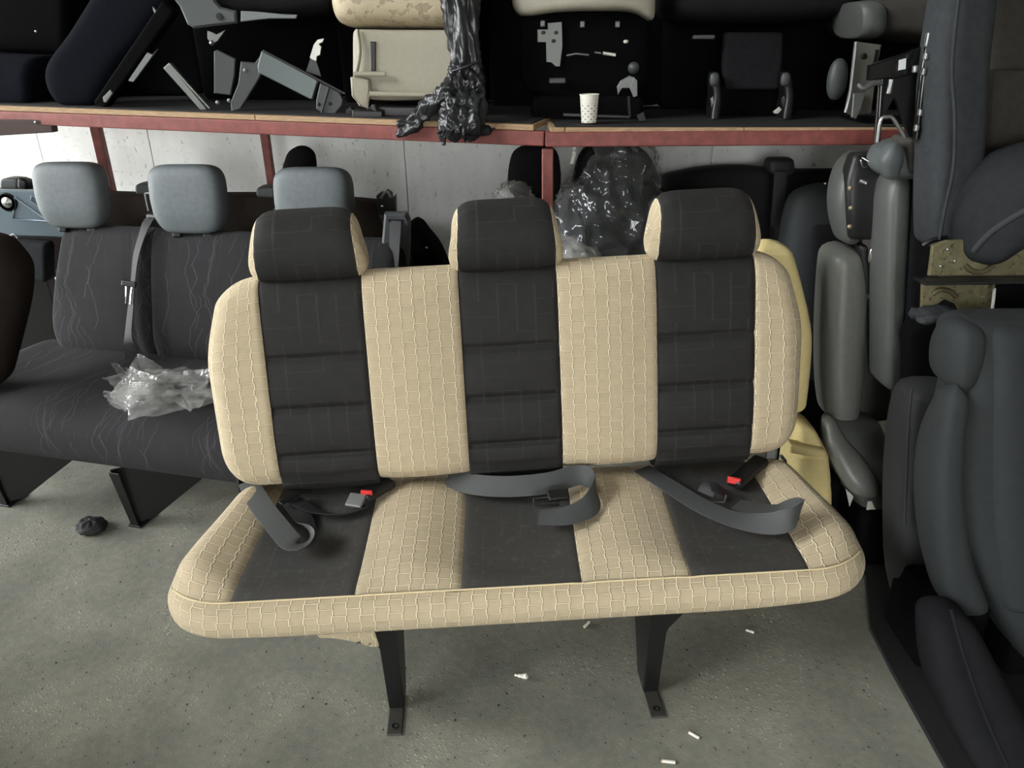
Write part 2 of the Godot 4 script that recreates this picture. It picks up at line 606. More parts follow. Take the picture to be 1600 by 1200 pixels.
	M.bin_bag.cull_mode = BaseMaterial3D.CULL_DISABLED
	M.yard = plain(srgb(150, 146, 138), 0.9)

# ------------------------------------------------------------------ the cream and black bench
const SEAT_X := [-0.808, -0.639, -0.372, -0.141, 0.125, 0.37, 0.638, 0.808]
const BACK_X := [-0.738, -0.587, -0.342, -0.112, 0.127, 0.369, 0.616, 0.752]
const SEAT_HALF := 0.808

func seat_point(x: float, p: Vector2, panel: int) -> Vector3:     # p is (z, y) of the middle profile
	var ax := absf(x)
	var zb := -0.47
	var c := 0.0
	var R := 0.16
	if ax > SEAT_HALF - R:
		var q := minf((ax - (SEAT_HALF - R)) / R, 0.999)
		c = R * (1.0 - sqrt(1.0 - q * q))
	var z := zb + (p.x - zb) * ((0.036 - c - zb) / (0.036 - zb))
	var k := 1.0
	var r := 0.075
	if ax > SEAT_HALF - r:
		var q := minf((ax - (SEAT_HALF - r)) / r, 0.995)
		k = sqrt(1.0 - q * q)
	var y := p.y
	var low := 0.372
	# sat-in hollows under the dark panels, swollen cream between, bolster rising at the ends
	var deep := smoothstep(-0.47, -0.36, p.x) * (1.0 - smoothstep(-0.10, 0.0, p.x))
	if y > 0.40:
		var l: float = SEAT_X[panel]; var h: float = SEAT_X[panel + 1]
		var t := clampf((x - l) / (h - l), 0.0, 1.0)
		if panel % 2 == 1: y -= 0.016 * deep * (0.5 + 0.5 * sin(t * PI))
		elif panel == 0 or panel == 6:
			var o := t if panel == 6 else 1.0 - t
			y += deep * (0.034 * sin(clampf(o * 1.25, 0, 1) * PI * 0.6) - 0.008)
		else: y += deep * (0.022 * sin(t * PI) - 0.008)
		var edge := minf(absf(x - l), absf(x - h))
		if (panel > 0 or x > -0.7) and (panel < 6 or x < 0.7): y -= 0.004 * exp(-pow(edge / 0.006, 2.0))
	if y < low:
		var rise := smoothstep(SEAT_HALF - 0.45, SEAT_HALF, ax)
		y += 0.055 * rise * rise * (1.0 if x > 0 else 0.45) * clampf((low - y) / 0.07, 0, 1)
	y = low + 0.012 + (y - low - 0.012) * k
	var inward := 0.06 * smoothstep(-0.12, -0.46, z)       # narrower towards the back
	return Vector3(x - signf(x) * inward * smoothstep(0.55, SEAT_HALF, ax) + 0.045 * clampf(-z, 0.0, 0.5), y, z)

func spread(a: float, b: float, n: int, tight0: bool, tight1: bool) -> Array:
	var r := []
	for i in n + 1:
		var t := float(i) / n
		if tight0 and tight1: t = 0.5 - 0.5 * cos(t * PI)
		elif tight0: t = 1.0 - cos(t * PI * 0.5)
		elif tight1: t = sin(t * PI * 0.5)
		r.append(a + (b - a) * t)
	return r

func make_bench() -> void:
	var t := thing("van_bench", "three-seat van bench in cream patterned cloth and black leatherette, nearest to the viewer", "bench seat", Vector3(0.02, 0, -1.35), 3.2)
	var top := cat([Vector2(-0.468, 0.33), Vector2(-0.475, 0.40), Vector2(-0.462, 0.438), Vector2(-0.42, 0.450), Vector2(-0.34, 0.447), Vector2(-0.24, 0.437), Vector2(-0.14, 0.430), Vector2(-0.06, 0.426), Vector2(-0.010, 0.416)], 5)
	var roll := cat([Vector2(-0.010, 0.416), Vector2(0.014, 0.407), Vector2(0.029, 0.390), Vector2(0.033, 0.369), Vector2(0.026, 0.346), Vector2(0.004, 0.331), Vector2(-0.04, 0.325), Vector2(-0.10, 0.322)], 4)
	for p in 7:
		var rings := []
		for x: float in spread(SEAT_X[p], SEAT_X[p + 1], 22, true, true):
			var r := []
			for q in top: r.append(seat_point(x, q, p))
			r.append(seat_point(x, Vector2(-0.012, 0.375), p)); r.append(seat_point(x, Vector2(-0.2, 0.36), p)); r.append(seat_point(x, Vector2(-0.40, 0.34), p))
			rings.append(r)
		var dark := p % 2 == 1
		part("dark_seat_panel" if dark else ("side_bolster" if p == 0 or p == 6 else "cream_seat_panel"), loft(rings), M.black_worn if dark else M.cream, t)
	var rings := []
	for x: float in spread(-SEAT_HALF, SEAT_HALF, 70, true, true):
		var r := []
		var p := 0
		while p < 6 and x > SEAT_X[p + 1]: p += 1
		for q in roll: r.append(seat_point(x, q, p))
		for q in [Vector2(-0.30, 0.318), Vector2(-0.46, 0.318), Vector2(-0.46, 0.345), Vector2(-0.2, 0.355), Vector2(-0.03, 0.37)]: r.append(seat_point(x, q, p))
		rings.append(r)
	part("front_roll", loft(rings), M.cream, t)
	# piping along the seam between the seat top and the front roll
	var seam := []
	for x: float in spread(-0.78, 0.78, 60, false, false):
		var p := 0
		while p < 6 and x > SEAT_X[p + 1]: p += 1
		seam.append(seat_point(x, Vector2(-0.008, 0.4165), p) + Vector3(0, 0.0005, 0.0005))
	part("seam_piping", tube(seam, 0.0022, 6), M.cream_plain, t)
	part("base_pan", MB.new().add(rbox(Vector3(1.36, 0.03, 0.36), 0.008), at(0, 0.305, -0.24)), M.black_metal, t)

	# the back: a frame of its own, leaning, a little higher on the right
	var back := Node3D.new()
	back.name = "backrest"
	t.add_child(back)
	back.position = Vector3(0.0, 0.494, -0.384)
	back.rotation_degrees = Vector3(-5.9, 0, 0.96)
	for p in 7:
		var dark := p % 2 == 1
		var prof := [Vector2(0.03, -0.10), Vector2(-0.002, -0.05), Vector2(0.0, 0.0), Vector2(0.02, 0.026), Vector2(0.05, 0.037), Vector2(0.12, 0.038), Vector2(0.22, 0.030), Vector2(0.34, 0.016), Vector2(0.44, 0.004), Vector2(0.495, -0.010), Vector2(0.521, -0.034), Vector2(0.526, -0.07), Vector2(0.505, -0.105)]
		var ring := cat(prof, 18 if dark else 7)
		var rr := []
		for x: float in spread(BACK_X[p], BACK_X[p + 1], 20, true, true):
			var l: float = BACK_X[p]; var h: float = BACK_X[p + 1]
			var w := clampf((x - l) / (h - l), 0.0, 1.0)
			var edge := minf(x - l, h - x)
			var o := []
			var end := 0.0
			if p == 0: end = clampf((1.0 - w) , 0, 1)
			if p == 6: end = clampf(w, 0, 1)
			var k := 1.0
			var half := 0.785
			if p == 0 or p == 6:
				var d := (x - l) if p == 0 else (h - x)
				if d < 0.06: k = sqrt(maxf(1.0 - pow(1.0 - d / 0.06, 2.0), 0.004))
			for q in ring:
				var y: float = q.x; var z: float = q.y
				if z > -0.06:
					if dark:
						z -= 0.005
						if y > 0.03:
							for s in [0.085, 0.205, 0.33]: z -= 0.009 * exp(-pow((y - s) / 0.007, 2.0))
							var s0 := 0.0; var s1 := 0.085
							if y > 0.33: s0 = 0.33; s1 = 0.53
							elif y > 0.205: s0 = 0.205; s1 = 0.33
							elif y > 0.085: s0 = 0.085; s1 = 0.205
							z += 0.006 * sin(clampf((y - s0) / (s1 - s0), 0, 1) * PI) * sqrt(maxf(sin(w * PI), 0.0))
					elif p != 0 and p != 6: z += 0.010 * sin(w * PI)
					if not ((p == 0 and x < -0.66) or (p == 6 and x > 0.68)): z -= 0.005 * exp(-pow(edge / 0.005, 2.0))
				if dark and y < 0.03: y -= 0.022
				if p == 0 or p == 6: y -= 0.022 * end * smoothstep(0.3, 0.5, y)
				if p == 0 or p == 6:
					z = -0.04 + (z + 0.04) * k
					# rounded upper and lower outer corners
					var d := (x - l) if p == 0 else (h - x)
					if d < 0.10:
						var c := 0.10 * (1.0 - sqrt(maxf(1.0 - pow(1.0 - d / 0.10, 2.0), 0.0)))
						y = 0.27 + (y - 0.27) * (1.0 - c * 0.55 / 0.27)
				var xs := x
				if p == 0 or p == 6: xs -= signf(x) * end * (0.05 * smoothstep(0.30, 0.54, y) + 0.02 * smoothstep(0.1, -0.02, y))
				o.append(Vector3(xs, y, z))
			rr.append(o)
		part("dark_back_panel" if dark else ("cream_back_side" if p == 0 or p == 6 else "cream_back_panel"), loft(rr), M.black if dark else M.cream, back)
	part("back_shell", MB.new().add(rbox(Vector3(1.36, 0.46, 0.02), 0.008), at(0.0, 0.265, -0.108)), M.dark_cloth, back)

	# head rests: black face and top, cream cheeks
	for hx in [-0.465, 0.008, 0.492]:
		var hr := Node3D.new()
		hr.name = "headrest"
		t.add_child(hr, true)
		hr.position = back.transform * Vector3(hx, 0.594, -0.052)
		hr.rotation_degrees = Vector3(-3, 0, 1.2)
		var section := func(x: float) -> Array:
			var q := clampf(absf(x) / 0.139, 0.0, 0.998)
			var k := pow(1.0 - pow(q, 6.5), 0.42)
			var r := []
			for p in cat([Vector2(-0.082, -0.03), Vector2(-0.086, 0.012), Vector2(-0.070, 0.045), Vector2(-0.02, 0.058), Vector2(0.035, 0.048), Vector2(0.070, 0.020), Vector2(0.083, -0.018), Vector2(0.070, -0.050), Vector2(0.01, -0.064), Vector2(-0.05, -0.056)], 4):
				var y: float = -0.04 + (p.x + 0.04) * (0.15 + 0.85 * k) if k < 1.0 else p.x
				var lean: float = 1.0 - 0.06 * smoothstep(-0.04, 0.08, p.x)
				r.append(Vector3(x * lean, y, p.y * (0.30 + 0.70 * k)))
			return r
		var core := []
		for x: float in spread(-0.118, 0.118, 18, false, false): core.append(section.call(x))
		var face := part("face", loft(core), M.black, hr)
		for s in [-1.0, 1.0]:
			var cheek := []
			for x: float in spread(0.1175, 0.1386, 10, false, true): cheek.append(section.call(x * s))
			part("cheek", loft(cheek), M.cream, hr)

	# legs: a folded front, a gusset going back, a bolted foot
	for s in [[-0.318, -1.0], [0.318, 1.0]]:
		var leg := Node3D.new()
		leg.name = "leg"
		t.add_child(leg, true)
		leg.position = Vector3(s[0], 0, -0.085)
		var side := plate(pv([0.0, 0.008, 0.065, 0.008, 0.19, 0.29, -0.035, 0.29]), 0.004, 0.0012)
		part("gusset", MB.new().add(side, Transform3D(Basis(Vector3(0, 0, -1), Vector3.UP, Vector3(1, 0, 0)), Vector3(-s[1] * 0.018, 0, 0))), M.black_metal, leg)
		var front := plate(pv([-0.018, 0.008, 0.018, 0.008, 0.02, 0.22, 0.022 + (0.02 if s[1] > 0 else 0.0), 0.29, -0.022 - (0.02 if s[1] < 0 else 0.0), 0.29, -0.02, 0.22]), 0.004, 0.001)
		part("front_plate", MB.new().add(front, turned(6.8, 0, 0, Vector3(0, 0, 0.001))), M.black_metal, leg)
		var foot := part("foot_plate", MB.new().add(rbox(Vector3(0.036, 0.006, 0.125), 0.002), at(0, 0.004, 0.02)), M.foot_metal, leg)
		part("bolt_hole", MB.new().add(lathe([Vector2(0.008, 0.0), Vector2(0.009, 0.002), Vector2(0.0045, 0.0022), Vector2(0.0045, -0.003)], 14), at(0, 0.0068, 0.06)), M.black_metal, foot)
		var tri := plate(pv([0.0, 0.29, s[1] * 0.055, 0.29, 0.0, 0.22]), 0.004, 0.0012)
		part("corner_brace", MB.new().add(tri, at(s[1] * 0.02, 0.005, 0.028)), M.black_metal, leg)
	# loose corner of the cover hanging below the front
	var flap := []
	for i in 9:
		var f := i / 8.0
		var yb := 0.322 - 0.052 * pow(f, 1.6) * (1.0 if f < 0.97 else 0.8)
		var xx := -0.46 + 0.125 * f
		flap.append([Vector3(xx, 0.335, 0.008), Vector3(xx + 0.006, yb, 0.010 - 0.01 * f), Vector3(xx + 0.006, yb, 0.008 - 0.01 * f), Vector3(xx, 0.335, 0.005)])
	var fl := part("loose_cover_corner", loft(flap), M.cream, t)
	for q in [[-0.372, 0.300, 30.0], [-0.370, 0.300, -35.0], [-0.348, 0.294, 40.0]]:
		part("ink_mark", MB.new().add(rbox(Vector3(0.010, 0.0016, 0.001), 0.0004), turned(0, 0, q[2], Vector3(q[0], q[1], 0.0072))), M.plastic, fl)
	# hinge brackets between seat and back
	for s in [-1.0, 1.0]:
		part("hinge_bracket", MB.new().add(plate(pv([-0.02, -0.10, 0.025, -0.10, 0.03, 0.06, -0.015, 0.08, -0.03, 0.0]), 0.006, 0.0015), Transform3D(Basis(Vector3(0, 0, -1), Vector3.UP, Vector3(1, 0, 0)), Vector3(s * 0.725, 0.45, -0.475))), M.dull_steel if s > 0 else M.black_metal, t)
	belts(t)

func seat_belt(t: Node3D, path: Array, rolls: Array, mat: Material, w := 0.053) -> MeshInstance3D:
	var inv := t.transform.affine_inverse()
	var p := []
	for q in path: p.append(inv * q)
	return part("seat_belt", strap(p, rolls, w, 0.0025), mat, t)

func belts(t: Node3D) -> void:
	var inv := t.transform.affine_inverse()
	# left place: a slack loop, its tongue pushed into the red-buttoned buckle
	seat_belt(t, [level(388, 752, 0.462), level(405, 785, 0.470), level(432, 820, 0.468), level(460, 850, 0.458), level(484, 842, 0.450), level(478, 818, 0.446), level(452, 778, 0.458)], [10, 8, 5, 0, -60, -150, -170], M.webbing)
	var b := seat_belt(t, [level(452, 776, 0.466), level(492, 798, 0.452), level(535, 803, 0.444), level(572, 790, 0.448)], [0, -20, -32, -20], M.webbing_dark, 0.04)
	part("slide_bar", MB.new().add(rbox(Vector3(0.062, 0.006, 0.014), 0.002), Transform3D(Basis.from_euler(Vector3(0.3, deg_to_rad(52), 0)), inv * level(453, 778, 0.474))), M.plastic, b)
	part("tongue", MB.new().add(rbox(Vector3(0.045, 0.010, 0.04), 0.004), Transform3D(Basis.from_euler(Vector3(0.4, deg_to_rad(-20), 0)), inv * level(556, 782, 0.462))), M.dull_steel, b)
	var k := part("buckle", MB.new().add(bar(inv * level(568, 778, 0.462), inv * level(612, 752, 0.470), 0.040, 0.022, 0.007)), M.plastic, t)
	part("release_button", MB.new().add(rbox(Vector3(0.03, 0.018, 0.008), 0.003), Transform3D(Basis.from_euler(Vector3(-0.1, deg_to_rad(-12), 0)), inv * level(573, 771, 0.474))), M.red, k)
	# middle place: one length of webbing thrown across the seat, doubling back to an open tongue
	var m := seat_belt(t, [level(700, 744, 0.470), level(740, 757, 0.476), level(800, 760, 0.482), level(860, 754, 0.486), level(908, 742, 0.492), level(930, 760, 0.484), level(922, 790, 0.470), level(885, 806, 0.464), level(842, 808, 0.456)], [44, 52, 56, 58, 64, 98, 140, 160, 172], M.webbing)
	part("tongue_frame", MB.new().add(tube([Vector3(-0.028, 0, -0.013), Vector3(0.028, 0, -0.013), Vector3(0.03, 0, 0.012), Vector3(-0.03, 0, 0.012), Vector3(-0.028, 0, -0.013)], 0.0035, 8), Transform3D(Basis.from_euler(Vector3(0.45, 0.12, 0)), inv * level(853, 784, 0.470))), M.plastic, m)
	part("adjuster", MB.new().add(rbox(Vector3(0.055, 0.016, 0.03), 0.006), Transform3D(Basis.from_euler(Vector3(0.4, 0.1, 0)), inv * level(872, 774, 0.474))), M.plastic, m)
	# right place: webbing sweeping to the right-hand bolster, buckle lying loose
	var r := seat_belt(t, [level(1003, 732, 0.462), level(1050, 762, 0.462), level(1100, 792, 0.458), level(1150, 812, 0.458), level(1205, 818, 0.472), level(1240, 808, 0.492), level(1249, 795, 0.492), level(1210, 800, 0.470), level(1150, 788, 0.450)], [0, 4, 8, 14, 45, 80, 110, 165, 180], M.webbing)
	seat_belt(t, [level(1160, 788, 0.449), level(1140, 778, 0.452), level(1122, 764, 0.475), level(1108, 760, 0.480), level(1102, 772, 0.462)], [0, -5, -5, -5, -5], M.webbing_dark, 0.042)
	part("wire_link", MB.new().add(tube([Vector3(-0.026, 0, 0), Vector3(0.02, 0, 0.004), Vector3(0.028, 0.012, -0.008)], 0.002, 6), Transform3D(Basis(), inv * level(1118, 784, 0.455))), M.steel, r)
	var k2 := part("buckle", MB.new().add(bar(inv * level(1146, 757, 0.458), inv * level(1190, 718, 0.468), 0.042, 0.024, 0.007)), M.plastic, t)
	part("release_button", MB.new().add(rbox(Vector3(0.034, 0.018, 0.008), 0.003), Transform3D(Basis.from_euler(Vector3(-0.2, deg_to_rad(-28), 0)), inv * level(1147, 751, 0.468))), M.red, k2)

# ------------------------------------------------------------------ the charcoal bench
func make_grey_bench() -> void:
	var t := thing("van_bench", "charcoal cloth three-seat bench with grey vinyl headrests, behind the cream and black one", "bench seat", Vector3(-1.26, 0, -2.19), -15.5)
	# seat: one long cushion with a bulging front
	var prof := cat([Vector2(-0.60, 0.27), Vector2(-0.62, 0.38), Vector2(-0.58, 0.43), Vector2(-0.45, 0.435), Vector2(-0.30, 0.43), Vector2(-0.15, 0.435), Vector2(-0.05, 0.42), Vector2(0.0, 0.37), Vector2(0.005, 0.30), Vector2(-0.03, 0.24), Vector2(-0.10, 0.225), Vector2(-0.40, 0.225)], 4)
	var rings := []
	for x: float in spread(-0.86, 0.80, 48, true, true):
		var k := 1.0
		var d := minf(x + 0.86, 0.80 - x)
		if d < 0.06: k = sqrt(maxf(1.0 - pow(1.0 - d / 0.06, 2.0), 0.01))
		var r := []
		for p in prof:
			var y: float = p.y
			if y > 0.40: y += 0.008 * sin(x * 13.0) * smoothstep(-0.6, -0.3, p.x)
			r.append(Vector3(x, 0.33 + (y - 0.33) * k, -0.3 + (p.x + 0.3) * (0.8 + 0.2 * k)))
		rings.append(r)
	part("seat_cushion", loft(rings), M.charcoal, t)
	# back: three stuffed places with deep seams
	var back := Node3D.new()
	back.name = "backrest"
	t.add_child(back)
	back.position = Vector3(0.02, 0.415, -0.535)
	back.rotation_degrees.x = -11
	var edges := [-0.76, -0.27, 0.235, 0.735]
	for i in 3:
		var rr := []
		for x: float in spread(edges[i], edges[i + 1], 24, true, true):
			var w: float = (x - edges[i]) / (edges[i + 1] - edges[i])
			var d := minf(x - edges[i], edges[i + 1] - x)
			var outer := (i == 0 and w < 0.5) or (i == 2 and w > 0.5)
			var rad := 0.07 if outer else 0.025
			var k := 1.0
			if d < rad: k = sqrt(maxf(1.0 - pow(1.0 - d / rad, 2.0), 0.0))
			var r := []
			for p in cat([Vector2(-0.02, -0.10), Vector2(-0.03, -0.03), Vector2(0.0, 0.02), Vector2(0.08, 0.05), Vector2(0.20, 0.045), Vector2(0.33, 0.035), Vector2(0.44, 0.015), Vector2(0.485, -0.02), Vector2(0.49, -0.06), Vector2(0.46, -0.10)], 6):
				var y: float = p.x; var z: float = p.y
				if z > -0.05:
					z = z * (0.55 + 0.45 * k) - 0.02 * (1.0 - k) if not outer else -0.05 + (z + 0.05) * k
					var inner := smoothstep(0.07, 0.085, d)
					# the sewn insert of each place
					z -= 0.006 * exp(-pow((d - 0.075) / 0.006, 2.0)) * (1.0 if y > 0.03 else 0.0)
					z -= 0.007 * exp(-pow((y - 0.245) / 0.006, 2.0)) * inner
				if outer: y = 0.2 + (y - 0.2) * (0.82 + 0.18 * k)
				var lean := 0.06 * smoothstep(0.1, 0.49, y) * (1.0 - w if i == 0 else 0.0)
				r.append(Vector3(x + lean * (1.0 if outer else 0.0), y, z))
			rr.append(r)
		part("back_cushion", loft(rr), M.charcoal, back)
	# head rests on twin stems
	for h in [[-0.585, 0.0], [-0.075, 0.0], [0.43, 0.0]]:
		var hr := Node3D.new()
		hr.name = "headrest"
		t.add_child(hr, true)
		hr.position = Vector3(h[0], 1.005, -0.652)
		hr.rotation_degrees = Vector3(-8, 8, 0)
		part("pad", soft(Vector3(0.272, 0.245, 0.12), 0.42, 0.5, func(p: Vector3) -> Vector3:
			var k: float = 1.0 - 0.12 * smoothstep(-0.01, -0.12, p.y) + 0.02 * p.y
			return Vector3(p.x * k, p.y, p.z * (1.0 - 0.25 * smoothstep(-0.02, -0.12, p.y)) + 0.1 * p.x * p.x), 36, 26), M.grey_vinyl, hr)
		for s in [-0.06, 0.06]:
			part("stem", tube([Vector3(s, -0.19, -0.01), Vector3(s, -0.10, 0.0)], 0.007, 8), M.black_metal, hr)
			part("stem_guide", MB.new().add(rbox(Vector3(0.034, 0.02, 0.03), 0.006), at(s, -0.128, 0.0)), M.plastic, hr)
	# shoulder belt at the middle place with its bright tongue
	var inv := t.transform.affine_inverse()
	var b := part("shoulder_belt", strap([Vector3(-0.255, 0.93, -0.64), Vector3(-0.26, 0.895, -0.605), Vector3(-0.28, 0.80, -0.555), Vector3(-0.30, 0.66, -0.515), Vector3(-0.315, 0.52, -0.47), Vector3(-0.31, 0.44, -0.46)], [6, 4, 4, 6, 8, 8], 0.047, 0.003), M.webbing_dark, t)
	part("belt_tongue", MB.new().add(tube([Vector3(-0.012, 0.03, 0), Vector3(-0.010, 0, 0), Vector3(-0.010, -0.034, 0), Vector3(0.010, -0.034, 0), Vector3(0.010, 0, 0), Vector3(0.012, 0.03, 0)], 0.0036, 6), turned(-16, 4, -6, Vector3(-0.302, 0.675, -0.504))), M.chrome, b)
	part("belt_sleeve", MB.new().add(rbox(Vector3(0.058, 0.022, 0.012), 0.004), turned(-16, 4, -6, Vector3(-0.300, 0.712, -0.516))), M.plastic, b)
	part("belt_guide", MB.new().add(rbox(Vector3(0.075, 0.05, 0.06), 0.014), at(-0.235, 0.925, -0.665)), M.plastic, t)
	part("wire_loop", MB.new().add(tube(cat([Vector3(-0.043, -0.02, 0), Vector3(-0.043, 0.035, 0), Vector3(-0.034, 0.046, 0), Vector3(0.034, 0.046, 0), Vector3(0.043, 0.035, 0), Vector3(0.043, -0.02, 0)], 3), 0.004, 7), at(-0.26, 0.965, -0.70)), M.steel, t)
	# belt tower at the right end
	var tw := part("belt_tower", sheet([600, 334, 634, 334, 640, 346, 640, 380, 636, 470, 600, 470, 596, 380], -2.62, 0.05, 0.008), M.plastic_grey, t, inv)
	part("slot", sheet([606, 343, 630, 343, 628, 352, 610, 352], -2.617, 0.006, 0.001), M.plastic, tw)
	part("belt", strap([spot(618, 345, -2.612), spot(617, 375, -2.600), spot(614, 430, -2.58), spot(612, 480, -2.57)], [0, 0, 0, 0], 0.046, 0.003), M.webbing_dark, tw)
	# legs: curved plate with a wide gusset
	for x in [-0.62, -0.06, 0.55]:
		var leg := Node3D.new()
		leg.name = "leg"
		t.add_child(leg, true)
		leg.position = Vector3(x, 0, -0.05)
		var g := plate(pv([-0.02, 0.008, 0.05, 0.008, 0.14, 0.06, 0.40, 0.205, 0.42, 0.23, -0.045, 0.23, -0.03, 0.15, -0.022, 0.08]), 0.006, 0.002)
		part("gusset", MB.new().add(g, Transform3D(Basis(Vector3(0.70, 0, -0.714), Vector3.UP, Vector3(0.714, 0, 0.70)), Vector3(0, 0, 0))), M.black_metal, leg)
		part("foot_plate", MB.new().add(rbox(Vector3(0.05, 0.008, 0.09), 0.003), at(0, 0.005, -0.02)), M.black_metal, leg)
		var fl := plate(pv([-0.015, 0.0, 0.015, 0.0, 0.02, 0.23, -0.02, 0.23]), 0.004, 0.001)
		part("front_flange", MB.new().add(fl, turned(8, 0, 0, Vector3(0, 0.005, 0.018))), M.black_metal, leg)
	part("seat_frame", MB.new().add(rbox(Vector3(1.5, 0.03, 0.42), 0.008), at(-0.02, 0.235, -0.33)), M.black_metal, t)

# ------------------------------------------------------------------ crumpled film
func crinkle(o: MB, amp: float, freq: float, s: int, sharp := true, along := Vector3.ONE) -> MB:
	var f := FastNoiseLite.new()
	f.noise_type = FastNoiseLite.TYPE_SIMPLEX
	f.fractal_type = FastNoiseLite.FRACTAL_RIDGED if sharp else FastNoiseLite.FRACTAL_FBM
	f.fractal_octaves = 3
	f.frequency = freq
	f.seed = s
	for i in o.v.size(): o.v[i] += o.n[i] * f.get_noise_3dv(o.v[i] * along) * amp
	var acc := {}
	for i in range(0, o.idx.size(), 3):
		var nn := (o.v[o.idx[i + 2]] - o.v[o.idx[i]]).cross(o.v[o.idx[i + 1]] - o.v[o.idx[i]])
		for q in 3:
			var key: Vector3 = o.v[o.idx[i + q]].snapped(Vector3.ONE * 1e-5)
			acc[key] = acc.get(key, Vector3.ZERO) + nn
	for i in o.v.size():
		var nn: Vector3 = acc.get(o.v[i].snapped(Vector3.ONE * 1e-5), Vector3.UP)
		o.n[i] = nn.normalized() if nn.length() > 1e-14 else Vector3.UP
	return o

# folded leaves of film heaped together, y up from the place they lie on
func film_heap(size: Vector3, leaves: int, s: int, leaf := 0.16) -> MB:
	var g := RandomNumberGenerator.new()
	g.seed = s
	var f := FastNoiseLite.new()
	f.fractal_type = FastNoiseLite.FRACTAL_RIDGED
	f.frequency = 7.0
	f.fractal_octaves = 3
	f.seed = s
	var o := MB.new()
	var N := 18
	for q in leaves:
		var a := g.randf() * TAU
		var rr := sqrt(g.randf())
		var c := Vector3(cos(a) * rr * size.x * 0.38, g.randf() * size.y * 0.45 * (1.2 - rr), sin(a) * rr * size.z * 0.38)
		var b := Basis.from_euler(Vector3(g.randf_range(-0.7, 0.7), g.randf() * TAU, g.randf_range(-0.7, 0.7)))
		var w := leaf * g.randf_range(0.7, 1.25)
		var bend := g.randf_range(-5.0, 5.0)
		var base := o.v.size()
		for i in N + 1:
			for j in N + 1:
				var x := (float(i) / N - 0.5) * w; var z := (float(j) / N - 0.5) * w * 0.8
				var h := f.get_noise_3d(x + q * 3.1, z, s) * 0.022 + f.get_noise_3d(x * 3.0, z * 3.0 + q * 1.7, s) * 0.007 + bend * x * x
				var p := c + b * Vector3(x, h, z)
				p.y = maxf(p.y, 0.002 + 0.004 * absf(f.get_noise_2d(x * 9.0 + q, z * 9.0)))
				o.v.push_back(p); o.n.push_back(Vector3.UP); o.uv.push_back(Vector2(x, z))
		for i in N:
			for j in N:
				var k := base + i * (N + 1) + j
				o.tri(k, k + 1, k + N + 1); o.tri(k + 1, k + N + 2, k + N + 1)
	return crinkle(o, 0.0, 1.0, s)

# ------------------------------------------------------------------ building and rack
func make_room() -> void:
	var slab := func(a: Vector3, b: Vector3) -> MB: return MB.new().add(rbox(b - a, 0.004), Transform3D(Basis(), (a + b) * 0.5))
	struct("floor", slab.call(Vector3(-6.6, -0.2, -5.4), Vector3(2.5, 0.0, 4.6)), M.concrete)
	# a tall shed: daylight comes through a high window band and a doorway in the left side, and a door behind the viewer
	struct("ceiling", slab.call(Vector3(-6.8, 6.8, -5.4), Vector3(2.7, 7.0, 4.8)), M.ceiling)
	struct("wall_right", slab.call(Vector3(2.3, 0, -5.4), Vector3(2.5, 6.8, 4.6)), M.plaster)
	struct("wall_rear", MB.new().add(slab.call(Vector3(-6.6, 0, 4.4), Vector3(-1.6, 6.8, 4.6))).add(slab.call(Vector3(0.4, 0, 4.4), Vector3(2.5, 6.8, 4.6))).add(slab.call(Vector3(-1.6, 2.25, 4.4), Vector3(0.4, 6.8, 4.6))), M.plaster)
	struct("wall_left", MB.new().add(slab.call(Vector3(-6.6, 0, -5.4), Vector3(-6.4, 6.8, -4.4))).add(slab.call(Vector3(-6.6, 2.9, -4.4), Vector3(-6.4, 6.8, -1.4))).add(slab.call(Vector3(-6.6, 0, -1.4), Vector3(-6.4, 3.4, 4.6))).add(slab.call(Vector3(-6.6, 6.5, -1.4), Vector3(-6.4, 6.8, 4.6))).add(slab.call(Vector3(-6.6, 3.4, 3.4), Vector3(-6.4, 6.5, 4.6))), M.plaster)
	struct("ground", MB.new().add(slab.call(Vector3(-60, -0.3, -40), Vector3(-6.6, -0.02, 40))).add(slab.call(Vector3(-6.6, -0.3, 4.6), Vector3(40, -0.02, 40))), M.yard)
	# the back wall: two runs meeting at a shallow angle, in upright panels
	var w := struct("wall_back", slab.call(Vector3(0.05, 0, -3.36), Vector3(2.5, 6.8, -3.16)), M.wall)
	for k in 3: part("panel", MB.new().add(rbox(Vector3(0.715, 3.4, 0.012), 0.003), at(0.45 + k * 0.72, 1.7, -3.157)), M.wall, w)
	var turn := turned(0, -15.5, 0, Vector3(0.10, 0, -3.12))
	var wl := struct("wall_back_left", MB.new().add(slab.call(Vector3(-7.2, 0, -0.26), Vector3(0.06, 6.8, -0.06)), turn), M.wall)
	for k in 11: part("panel", MB.new().add(rbox(Vector3(0.617, 3.4, 0.012), 0.003), turn * at(-0.25 - k * 0.62, 1.7, -0.055)), M.wall, wl)

